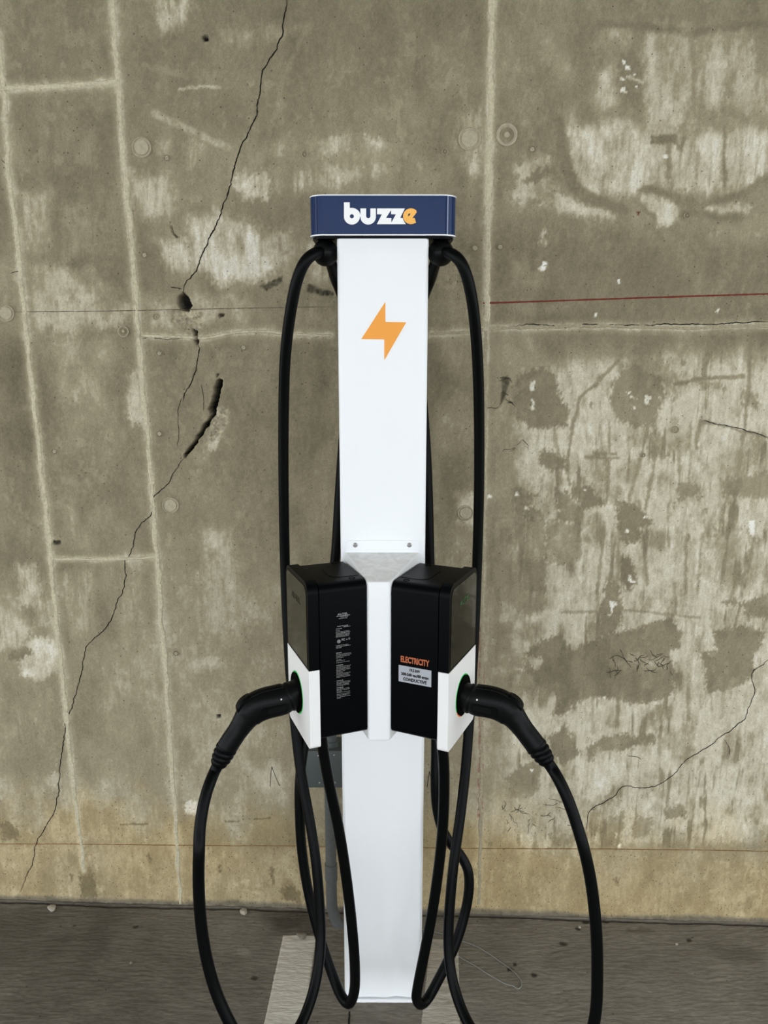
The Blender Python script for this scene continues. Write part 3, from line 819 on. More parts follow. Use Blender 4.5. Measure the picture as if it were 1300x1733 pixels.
# ---- patched tie holes
def plug(px, py, rpx, hollow=False):
    a, z = wp(px, py); h = height_at(a, z)
    r = rpx * PXM
    bm = bmesh.new()
    if hollow:
        prof = [(-.004, r * 1.02), (.003, r), (.0045, r * .86), (.002, r * .74), (-.001, r * .66), (-.001, r * .3), (.0035, r * .24), (.004, .0005)]
    else:
        prof = [(-.004, r * 1.02), (.0030, r), (.0040, r * .93), (.0008, r * .86), (.0006, r * .78), (.0036, r * .70), (.0030, r * .4), (.0036, .0005)]
    lathe(bm, prof, wpos(a, z, h), WN, 36)
    for v in bm.verts:
        v.co += Vector(WN * (rng.random() - .5) * .0008)
    return obj('tie_hole_plug', bm, MATS['plug_mortar'], wall, smooth=40)
for p in ((240, 250, 15), (11, 530, 13.5), (289, 855, 14), (795, 235, 17), (788, 868, 13)):
    plug(*p)
plug(858, 228, 16, True)
for p in ((209, 561, 9, True), (283, 268, 4.5), (245, 432, 4.5), (264, 536, 5, True), (270, 598, 4.5), (412, 588, 4.5), (804, 420, 5), (847, 418, 4.5), (901, 253, 4.5), (1163, 365, 5, True), (92, 764, 4), (270, 734, 4.5), (298, 1105, 4.5), (516, 262, 5, True), (753, 257, 5, True), (1088, 770, 4, True), (1143, 727, 6, True)):
    plug(*p)

# ---- hairline cracks, snapped lines, pencil strokes: narrow ribbons seated on the wall
def ribbon(name, px_pts, width_m, m, parent=wall, jitter=0.0, vary=0.5, step=0.004, lift=0.0007, taper=True):
    c = catmull([np.array([*wp(*p), 0.0]) for p in px_pts], 8) if len(px_pts) > 2 else [np.array([*wp(*p), 0.0]) for p in px_pts]
    c = np.array(c); s = np.concatenate([[0], np.cumsum(np.linalg.norm(np.diff(c, axis=0), axis=1))])
    n = max(int(s[-1] / step), 4); t = np.linspace(0, s[-1], n)
    seed = rng.randrange(400)
    x = np.interp(t, s, c[:, 0]); y = np.interp(t, s, c[:, 1])
    tx = np.gradient(x); ty = np.gradient(y); L_ = np.hypot(tx, ty) + 1e-9; nx_ = -ty / L_; ny_ = tx / L_
    if jitter:
        j = (fbm(t * 55, t * 0 + seed, 4, 80, .7) - .5) * jitter
        x = x + nx_ * j; y = y + ny_ * j
    wv = width_m * (1 - vary + 2 * vary * fbm(t * 120, t * 0 + seed, 3, 81)) / 2
    if taper: wv = wv * np.clip(np.minimum(t, s[-1] - t) / (0.1 * s[-1]) + .25, 0, 1)
    bm = bmesh.new(); rows = []
    for i in range(n):
        hh = height_at(x[i], y[i]) + lift
        rows.append([bm.verts.new(tuple(wpos(x[i] + nx_[i] * wv[i] * u_, y[i] + ny_[i] * wv[i] * u_, hh + dh))) for u_, dh in ((-1, -.001), (-1, 0), (1, 0), (1, -.001))])
    for a_, b_ in zip(rows[:-1], rows[1:]):
        for k in range(3):
            bm.faces.new((a_[k], a_[k + 1], b_[k + 1], b_[k]))
    return obj(name, bm, MATS[m], parent)
ribbon('crack', [(489, -20), (482, 30), (476, 62), (466, 88), (449, 112), (442, 135), (437, 165), (434, 195), (424, 218), (410, 245), (400, 275), (394, 298), (386, 325), (377, 350), (369, 378), (352, 408), (342, 432), (332, 456), (324, 468), (312, 482), (309, 497)], .0026, 'crack_dark', jitter=.010)
ribbon('crack', [(288, 485), (298, 487), (308, 489)], .0018, 'crack_dark', jitter=.004)
ribbon('crack', [(336, 584), (337, 592), (333, 612), (331, 630), (322, 648), (314, 664), (309, 680)], .0022, 'crack_dark', jitter=.008)
ribbon('crack', [(309, 672), (301, 690), (301, 712), (303, 735), (299, 755)], .0010, 'crack_dark', jitter=.006)
ribbon('crack', [(341, 650), (344, 672), (345, 695)], .0009, 'crack_dark', jitter=.004)
ribbon('crack', [(318, 765), (304, 785), (292, 803), (280, 823), (268, 833), (260, 841), (260, 862), (252, 876), (238, 888), (230, 902), (226, 922), (220, 938), (211, 954), (213, 978), (209, 995), (198, 1018), (193, 1038), (184, 1055), (168, 1074), (150, 1088), (144, 1098), (141, 1122), (136, 1140), (131, 1165), (124, 1188), (118, 1205), (111, 1222), (108, 1250), (104, 1280), (101, 1310), (99, 1345), (93, 1370), (82, 1392), (70, 1412), (60, 1430), (56, 1458), (46, 1480), (40, 1496), (35, 1510)], .0021, 'crack_dark', jitter=.009)
ribbon('crack', [(1310, 1108), (1290, 1126), (1273, 1140), (1277, 1172), (1267, 1198), (1258, 1219), (1223, 1246), (1190, 1270), (1161, 1288), (1131, 1319), (1092, 1334), (1056, 1331), (1038, 1350), (1000, 1371), (993, 1404)], .0017, 'crack_dark', jitter=.008)
ribbon('crack', [(1225, 1250), (1233, 1262), (1236, 1278)], .0010, 'crack_dark', jitter=.004)
ribbon('crack', [(866, 553), (900, 550), (950, 553), (1000, 549), (1060, 551), (1130, 549), (1200, 547), (1300, 544)], .0022, 'crack_dark', jitter=.010)
ribbon('crack', [(240, 573), (262, 572), (290, 575), (310, 573)], .0014, 'crack_dark', jitter=.006)
ribbon('crack', [(1190, 712), (1225, 720), (1262, 728), (1300, 741)], .0020, 'pencil', jitter=.005)
r2 = random.Random(12)
def crackle(x0, y0, x1, y1, count, width):
    for _ in range(count):
        x, y = r2.uniform(x0, x1), r2.uniform(y0, y1)
        ang = r2.choice((-.5, .3, .9, 1.5, 2.2)) + r2.uniform(-.4, .4)
        pts_ = [(x, y)]
        for _k in range(r2.randint(2, 4)):
            ang += r2.uniform(-.9, .9)
            L_ = r2.uniform(4, 9)
            x += L_ * math.cos(ang); y += L_ * math.sin(ang) * .7
            pts_.append((x, y))
        ribbon('crack', pts_, width, 'crack_soft', jitter=.004)
crackle(1025, 1102, 1138, 1136, 26, .0015)
crackle(830, 1356, 965, 1400, 22, .0011)
crackle(842, 625, 860, 690, 9, .0018)
crackle(868, 738, 892, 760, 5, .0014)
for pts in ([(1031, 1115), (1045, 1110), (1062, 1120)], [(1050, 1098), (1058, 1116), (1068, 1130)], [(1076, 1112), (1082, 1124), (1078, 1138)], [(1100, 1100), (1110, 1112), (1122, 1108)], [(1106, 1118), (1118, 1128), (1132, 1122)], [(1062, 1280), (1078, 1281), (1085, 1286)], [(18, 462), (30, 458), (38, 452)], [(2, 270), (10, 276), (16, 268)]):
    ribbon('crack', pts, .0016, 'crack_soft', jitter=.006)
ribbon('chalk_line', [(818, 513), (900, 510.5), (1000, 507), (1150, 502), (1310, 497)], .0036, 'chalk_red', vary=.3, taper=False)
ribbon('chalk_line', [(20, 528), (200, 526), (400, 522), (566, 519)], .0016, 'chalk_grey', vary=.6)
ribbon('chalk_line', [(-30, 1428), (120, 1428.5), (300, 1430), (480, 1432), (650, 1434), (900, 1436), (1100, 1438), (1330, 1441)], .0020, 'chalk_brown', vary=.5, taper=False)
for pts in ([(460, 1297), (458.5, 1312), (457.5, 1331)], [(460, 1297), (466, 1313), (473, 1329)], [(473, 1329), (475, 1328)], [(727, 1305), (725, 1318), (723, 1332)], [(727, 1305), (730, 1318), (734, 1332)]):
    ribbon('pencil_mark', pts, .0014, 'pencil', vary=.2, taper=False)

# ==================================================================  THE FLOOR
def wall_y(x):
    return W0[1] - math.tan(WPSI) * x
FX = grid_axis(-1.3, 1.3, 0.0045, (np.array([-4.5, -3.2, -2.4, -1.8, -1.45]), np.array([1.45, 1.8, 2.4, 3.2, 4.5])))
# v = distance in front of the wall, so that rows run along the wall
FV = grid_axis(-0.02, 0.62, 0.0026, (np.array([-0.12]), np.array([0.66, 0.75, 0.9, 1.2, 1.8, 3.0, 5.0, 7.5, 10.0])))
X, V = np.meshgrid(FX, FV)
Yf = (W0[1] - math.tan(WPSI) * X - V).astype(np.float32)
X = X.astype(np.float32)
bend = (fbm(X * 1.4, Yf * 2, 3, 90) - .5) * .05
BR = fbm(X * 26, (Yf + bend) * 170, 3, 91, .7)                 # broom strokes
BR2 = fbm(X * 60, (Yf + bend) * 330, 2, 92)
FC = fbm(X * 2.5, Yf * 4, 5, 93)
FC2 = fbm(X * 16, Yf * 20, 4, 94)
FH = (BR - .5) * 0.0024 + (BR2 - .5) * 0.0014 + (FC - .5) * .006
ftone = 0.42 + (FC - .5) * .75 + (FC2 - .5) * .32 + (BR - .5) * .20 + (BR2 - .5) * .16
fwx = (fbm(X * 25, Yf * 25, 4, 95) - .5) * .05
fwy = (fbm(X * 25, Yf * 25, 4, 96) - .5) * .05
def fmask(px_pts, soft):
    pts = [fp(*p) for p in px_pts]
    x = X + fwx; y = Yf + fwy
    d = seg_dist(x, y, pts, True); d = np.where(inside(x, y, pts), -d, d)
    return 1 - sstep(-soft, soft, d)
for pts, tgt, k, soft in (
    ([(-60, 1530), (70, 1540), (80, 1600), (40, 1640), (-60, 1640)], .05, .6, .05),
    ([(160, 1545), (215, 1548), (190, 1590), (150, 1640), (105, 1710), (90, 1705), (130, 1640)], .08, .55, .03),
    ([(440, 1540), (545, 1545), (545, 1590), (460, 1585)], .02, .75, .03),
    ([(470, 1555), (520, 1552), (515, 1575), (480, 1578)], -.1, .6, .015),
    ([(395, 1602), (420, 1602), (425, 1610), (400, 1612)], .95, .7, .008),
    ([(1180, 1600), (1230, 1600), (1300, 1612), (1290, 1630), (1220, 1628)], .15, .6, .02),
    ([(740, 1540), (900, 1545), (890, 1562), (740, 1556)], .15, .5, .02),
    ([(720, 1590), (775, 1592), (775, 1615), (715, 1620)], .12, .45, .02),
    ([(1060, 1570), (1110, 1572), (1110, 1580), (1065, 1580)], .02, .7, .012)):
    m = fmask(pts, soft) * k
    ftone = ftone * (1 - m) + tgt * m
for (px, py, r) in ((955, 1597, .014), (862, 1642, .010), (900, 1652, .010), (990, 1560, .014), (1022, 1560, .012), (872, 1634, .009), (760, 1692, .016), (980, 1572, .008), (1165, 1590, .010), (433, 1656, .012), (230, 1567, .010), (126, 1566, .006), (760, 1610, .010), (735, 1612, .008)):
    x0, y0 = fp(px, py)
    d = np.hypot(X - x0 + fwx * .4, (Yf - y0) * 1.2 + fwy * .4)
    m = (1 - sstep(r * .5, r, d)) * .9
    ftone = ftone * (1 - m) - .25 * m
    FH = FH - m * .0015
# crack where floor meets wall
dj = np.abs(V - (0.010 + .010 * fbm(X * 8, X * 0, 4, 97)))
mj = (1 - sstep(.0022, .005, dj))
FH = FH - mj * .008
ftone = ftone * (1 - mj * .8) - .3 * mj * .8
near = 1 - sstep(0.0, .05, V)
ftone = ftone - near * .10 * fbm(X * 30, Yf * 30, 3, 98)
ftone = np.clip(ftone, -.35, 1.2)
FRGB = ramp(ftone, [(-.35, lin(36, 31, 27)), (0.05, lin(84, 78, 69)), (.45, lin(118, 112, 102)), (.85, lin(140, 134, 123)), (1.2, lin(176, 170, 158))])
fpits = np.full(X.shape, 0.06, np.float32)
PF = np.stack([X.astype(np.float64), Yf.astype(np.float64), FH.astype(np.float64)], -1)
floor = grid_mesh('floor', PF[::-1], FRGB[::-1], fpits, MATS['floor_concrete'], (0, 0, -0.15))
tag(floor, 'grey broom-finished concrete garage floor', 'floor', kind='structure')
def floor_h(x, y):
    v = W0[1] - math.tan(WPSI) * x - y
    i = int(np.clip(np.searchsorted(FX, x), 1, len(FX) - 1)); j = int(np.clip(np.searchsorted(FV, v), 1, len(FV) - 1))
    return float(max(FH[j, i], FH[j - 1, i], FH[j, i - 1], FH[j - 1, i - 1]))

# painted bay stripes: thin paint that follows the broom finish
def stripe(name, l0, l1, r0, r1, m, label):
    # l0,l1 = far left / near left on the floor, r0,r1 = far right / near right
    bm = bmesh.new(); nu, nv_ = 24, 320
    a0, a1, b0, b1 = [np.array(fp(*p)) for p in (l0, l1, r0, r1)]
    # run on towards the room
    ext = 2.2
    a1 = a0 + (a1 - a0) * ext; b1 = b0 + (b1 - b0) * ext
    rows = []
    for j in range(nv_ + 1):
        t = j / nv_
        row = []
        for i in range(nu + 1):
            s_ = i / nu
            p = (a0 + (a1 - a0) * t) * (1 - s_) + (b0 + (b1 - b0) * t) * s_
            if j == 0: p = p + np.array([0, -.012 * rng.random()])
            if i in (0, nu): p = p + np.array([(rng.random() - .5) * .0014, 0])
            row.append(bm.verts.new((p[0], p[1], floor_h(p[0], p[1]) + (.0007 if 0 < i < nu and 0 < j < nv_ else -.0005))))
        rows.append(row)
    for a_, b_ in zip(rows[:-1], rows[1:]):
        for k in range(nu):
            bm.faces.new((a_[k], a_[k + 1], b_[k + 1], b_[k]))
    return obj(name, bm, MATS[m], floor, smooth=60, label=label)
stripe('painted_stripe', (479, 1583), (446, 1733), (536, 1584), (514, 1733), 'stripe_paint', 'pale painted bay stripe')
stripe('painted_stripe', (728, 1588), (713, 1733), (776, 1592), (779, 1733), 'stripe_paint_worn', 'worn pale painted bay stripe')
# saw-cut joint in front of the pedestal
bm = bmesh.new()
p0, p1 = fp(591.5, 1712), fp(590, 1745)
ys = np.linspace(p0[1], p1[1] - .3, 60)
rows = []
for y_ in ys:
    x_ = np.interp(y_, [p1[1], p0[1]], [p1[0], p0[0]]) + (rng.random() - .5) * .0012
    h_ = floor_h(x_, y_) + .0006
    rows.append([bm.verts.new((x_ + dx, y_, h_ + dz)) for dx, dz in ((-.0022, -.001), (-.0018, 0), (.0018, 0), (.0022, -.001))])
for a_, b_ in zip(rows[:-1], rows[1:]):
    for k in range(3): bm.faces.new((a_[k], a_[k + 1], b_[k + 1], b_[k]))
obj('crack', bm, MATS['crack_dark'], floor)

# ==================================================================  CEILING SLAB (above the frame; the garage deck that shades the floor)
bm = bmesh.new()
box(bm, -4.5, 4.5, -4.6, 0.75, 2.95, 3.2, .01)
tag(obj('ceiling', bm, MATS['ceiling_concrete']), 'concrete garage deck overhead', 'ceiling', kind='structure')

# ==================================================================  PEDESTAL
PX0 = float((at_y(570, 400, 0)[0] + at_y(726, 400, 0)[0]) / 2)
PW = 0.09
PTOP = float(at_y(650, 401, 0)[2])
PD = 0.105
ped = empty('charging_pedestal', (PX0, PD / 2, 0), 'tall white metal charging pedestal with blue sign head in front of concrete wall', 'charging post')
# column: rounded channel, slightly dented low down
def column_rings():
    rings = []
    zs = np.concatenate([np.linspace(0.012, .62, 70), np.linspace(.64, PTOP - .004, 30), [PTOP]])
    out = rrect(-PW, PW, 0.0, PD, 0.0075, 5)
    # refine the front edge (y = 0) so the dent can show
    base = []
    n = len(out)
    for i in range(n):
        a_, b_ = out[i], out[(i + 1) % n]
        base.append(a_)
        if abs(a_[1]) < 1e-6 and abs(b_[1]) < 1e-6 and abs(a_[0] - b_[0]) > .05:
            for k in range(1, 24):
                t = k / 24; base.append((a_[0] + (b_[0] - a_[0]) * t, 0.0))
    for z in zs:
        r = []
        for (x, y) in base:
            fy = y
            if y < .004:
                k = math.exp(-((z - .16) / .17) ** 2)
                e = max(0, 1 - (x / PW) ** 2)
                fy += k * e * (.011 * math.exp(-((x - .050 - .12 * (z - .16)) / .022) ** 2) + .004 * math.exp(-((x + .03) / .03) ** 2) - .004 * math.exp(-((x - .01) / .02) ** 2))
            ins = .003 if z == PTOP else 0
            r.append((PX0 + x * (1 - ins / PW), fy + (ins if y < .05 else -ins), z))
        rings.append(r)
    return rings
bm = bmesh.new(); loft(bm, column_rings())
colm = obj('column', bm, MATS['white_paint'], ped, smooth=40)
bm = bmesh.new()
slab(bm, [rrect(-PW - .0035, PW + .0035, .016, PD + .003, .006, 4)], ((PX0, 0, 0), (1, 0, 0), (0, 1, 0), (0, 0, 1)), .012, .83)
obj('rear_channel', bm, MATS['white_paint'], ped, smooth=40)
bm = bmesh.new()
slab(bm, [rrect(-PW - .003, PW + .003, -.003, PD + .004, .004, 3)], ((PX0, 0, 0), (1, 0, 0), (0, 1, 0), (0, 0, 1)), -.001, .0085)
bevel(bm, .0012, 2)
obj('base_plate', bm, MATS['white_paint'], ped, smooth=40)
# bolt emblem
fr = ((0, 0, 0), (1, 0, 0), (0, 0, 1), (0, -1, 0))
EO = np.array([0, 0, 0.0])
def zpoly(ox, oy, sc, pts, y):
    return [(float(at_y(ox + a / sc, oy + b / sc, y)[0]), float(at_y(ox + a / sc, oy + b / sc, y)[2])) for a, b in pts]
bm = bmesh.new()
slab(bm, [zpoly(470, 300, 3.611, [(658, 762), (658, 884), (786, 886), (652, 1118), (652, 991), (511, 989)], -.0005)], fr, 0.0001, 0.0008)
obj('bolt_emblem', bm, MATS['emblem_orange'], ped, label='orange lightning bolt emblem')

# sign head
SY = -0.004                                    # front face
sx0 = float(at_y(522.5, 366, SY)[0]) ; sx1 = float(at_y(774, 366, SY)[0])
sz1 = float(at_y(650, 329, SY)[2]); sz0 = float(at_y(650, 399.5, SY)[2])
SD = 0.104
scx = (sx0 + sx1) / 2
head_out = lambda d_: rrect(sx0 + .001 + d_, sx1 - .001 - d_, SY + d_, SY + SD - d_, .030 - d_, 14)
FR_UP = ((0, 0, 0), (1, 0, 0), (0, 1, 0), (0, 0, 1))
bm = bmesh.new(); slab(bm, [head_out(0.0)], FR_UP, sz0 + .003, sz1 - .002)
head = obj('sign_head', bm, MATS['sign_blue'], ped, smooth=35, label='navy blue sign box with rounded corners')
bm = bmesh.new(); slab(bm, [head_out(-.0012)], FR_UP, sz1 - .0022, sz1 - .0002); bevel(bm, .0004, 1, 60)
obj('sign_rim', bm, MATS['white_trim'], head, smooth=35)
bm = bmesh.new(); slab(bm, [head_out(-.0012)], FR_UP, sz0 + .0012, sz0 + .0034); bevel(bm, .0004, 1, 60)
obj('sign_rim', bm, MATS['white_trim'], head, smooth=35)
bm = bmesh.new(); slab(bm, [head_out(.004)], FR_UP, sz0 - .004, sz0 + .0002)
obj('sign_underside', bm, MATS['black_case'], head, smooth=35)
# light and dark reflection bands at the rounded corners, painted as thin strips
for (xa, xb, m_) in ((757.2, 758.8, 'reflection_light'), (754.6, 755.6, 'reflection_dark'), (536.2, 537.6, 'reflection_dark'), (531.5, 533.0, 'reflection_dark')):
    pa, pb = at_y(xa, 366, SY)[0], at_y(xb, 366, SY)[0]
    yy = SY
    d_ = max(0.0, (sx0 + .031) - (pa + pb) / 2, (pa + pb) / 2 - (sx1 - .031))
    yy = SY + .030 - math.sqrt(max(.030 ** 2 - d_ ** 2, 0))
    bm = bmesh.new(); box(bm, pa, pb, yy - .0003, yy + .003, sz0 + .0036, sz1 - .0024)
    obj('reflection_band', bm, MATS[m_], head)
# wordmark
def sgn(pts): return zpoly(560, 330, 7.647, pts, SY)
def arc(cx, cy, r, a0, a1, n=20):
    return [(cx + r * math.cos(math.radians(a0 + (a1 - a0) * k / n)), cy + r * math.sin(math.radians(a0 + (a1 - a0) * k / n))) for k in range(n + 1)]
frs = ((0, SY, 0), (1, 0, 0), (0, 0, 1), (0, -1, 0))
def letter(loops, m, t=.0007):
    bm = bmesh.new(); slab(bm, [sgn(l) for l in loops], frs, .0001, t)
    return obj('sign_letter', bm, MATS[m], head)
# b: stem and bowl (y grows downwards in these drawing units)
letter([[(170, 95), (245, 95), (245, 168), (262, 168)] + arc(273, 280, 112, -92, 0, 14)[1:] + arc(273, 280, 103, 0, 180, 24)[0:], arc(272, 276, 27, 0, 360, 20)[:-1]], 'ink_white')
letter([[(383, 175), (457, 175)] + [(457, 275)] + arc(485, 275, 27, 180, 0, 12)[1:-1] + [(512, 275), (512, 175), (583, 175)] + arc(483, 283, 100, 0, 180, 24)], 'ink_white')
letter([[(598, 175), (958, 175), (898, 298), (932, 299), (940, 330), (970, 378), (596, 378), (660, 252), (598, 250)],
        [(780, 195), (780, 250), (842, 252), (783, 356), (783, 300), (713, 298)]], 'ink_white')
letter([arc(1037, 277, 103, -30, -330, 40)[:] and [(1112, 225)] + arc(1037, 276, 102, -42, -300, 40)[1:] + [(1103, 362), (1086, 300), (1056, 298)],
        [(1000, 278), (1002, 250), (1020, 238), (1031, 244), (1014, 272)]], 'ink_gold', .0011)

# ------------------------------------------------------------------ bracket that carries the two chargers
WEDGE_Y = -0.150
bx0, bz1 = float(at_y(584, 934, 0)[0]), float(at_y(650, 934, 0)[2])
bx1 = float(at_y(711, 935, 0)[0])
fx0 = float(at_y(622.5, 990, WEDGE_Y)[0]); fx1 = float(at_y(660.5, 990, WEDGE_Y)[0])
fz1 = float(at_y(641, 985, WEDGE_Y)[2]); fz0 = float(at_y(641, 1254, WEDGE_Y)[2])
bm = bmesh.new()
vs = [bm.verts.new(p) for p in ((bx0, -.0012, bz1), (bx1, -.0012, bz1), (fx1, WEDGE_Y, fz1), (fx0, WEDGE_Y, fz1),
                                (bx0, -.0012, fz0 + .0), (bx1, -.0012, fz0), (fx1, WEDGE_Y, fz0), (fx0, WEDGE_Y, fz0))]
for f in ((0, 1, 2, 3), (7, 6, 5, 4), (0, 4, 5, 1), (1, 5, 6, 2), (2, 6, 7, 3), (3, 7, 4, 0)):
    bm.faces.new([vs[i] for i in f])
bmesh.ops.recalc_face_normals(bm, faces=bm.faces)
bevel(bm, .004, 3, 20)
m_br = mat('bracket_scuffed', lin(238, 241, 244), 0.42, spec=0.4, var=0.0)
# top of the bracket: worn film residue, only where the face looks up
nt = m_br.node_tree
p = nt.nodes['Principled BSDF']
tc = nt.nodes.new('ShaderNodeTexCoord'); gm = nt.nodes.new('ShaderNodeNewGeometry')
sx = nt.nodes.new('ShaderNodeSeparateXYZ'); nt.links.new(gm.outputs['True Normal'], sx.inputs[0])
gt = nt.nodes.new('ShaderNodeMath'); gt.operation = 'GREATER_THAN'; gt.inputs[1].default_value = 0.9; nt.links.new(sx.outputs['Z'], gt.inputs[0])
nz = nt.nodes.new('ShaderNodeTexNoise'); nz.inputs['Scale'].default_value = 34; nz.inputs['Detail'].default_value = 9; nz.inputs['Roughness'].default_value = .68; nz.inputs['Distortion'].default_value = .8
nt.links.new(tc.outputs['Object'], nz.inputs['Vector'])
rp = nt.nodes.new('ShaderNodeMapRange'); rp.inputs['From Min'].default_value = .42; rp.inputs['From Max'].default_value = .72
rp.inputs['To Min'].default_value = 0; rp.inputs['To Max'].default_value = 1; nt.links.new(nz.outputs['Fac'], rp.inputs[0])
m1 = nt.nodes.new('ShaderNodeMix'); m1.data_type = 'RGBA'; m1.inputs[6].default_value = (*lin(226, 226, 225), 1); m1.inputs[7].default_value = (*lin(252, 253, 253), 1)
nt.links.new(rp.outputs[0], m1.inputs[0])
m2 = nt.nodes.new('ShaderNodeMix'); m2.data_type = 'RGBA'; m2.inputs[6].default_value = (*lin(238, 241, 244), 1)
nt.links.new(gt.outputs[0], m2.inputs[0]); nt.links.new(m1.outputs[2], m2.inputs[7]); nt.links.new(m2.outputs[2], p.inputs['Base Color'])
brk = obj('charger_bracket', bm, m_br, ped, smooth=40)
# upper flange with two screws
q0 = at_y(586, 934, 0); q1 = at_y(710.5, 914, 0)
bm = bmesh.new()
slab(bm, [rrect(q0[0], q1[0], q0[2] - .004, q1[2], (0, 0, .009, .009), 6)], fr, -.0004, .0026); bevel(bm, .0008, 2, 60)
obj('flange', bm, MATS['white_paint'], brk, smooth=40)
for (px, py) in ((601.5, 922.5), (693, 922.5)):
    c = at_y(px, py, -.0026)
    bm = bmesh.new()
    lathe(bm, [(-.0006, .0052), (.0008, .0050), (.0016, .0036), (.0016, .0030), (.0008, .0026), (.0008, .0001)], c, (0, -1, 0), 20)
    for a in (35, 125):
        e = np.array([math.cos(math.radians(a)), 0, math.sin(math.radians(a))]); e2 = np.cross(e, (0, 1, 0))
        slab(bm, [[(-.0030, -.0006), (.0030, -.0006), (.0030, .0006), (-.0030, .0006)]], (c, e, e2, (0, -1, 0)), .0005, .0018)
    obj('screw', bm, MATS['screw_steel'], brk, smooth=30)

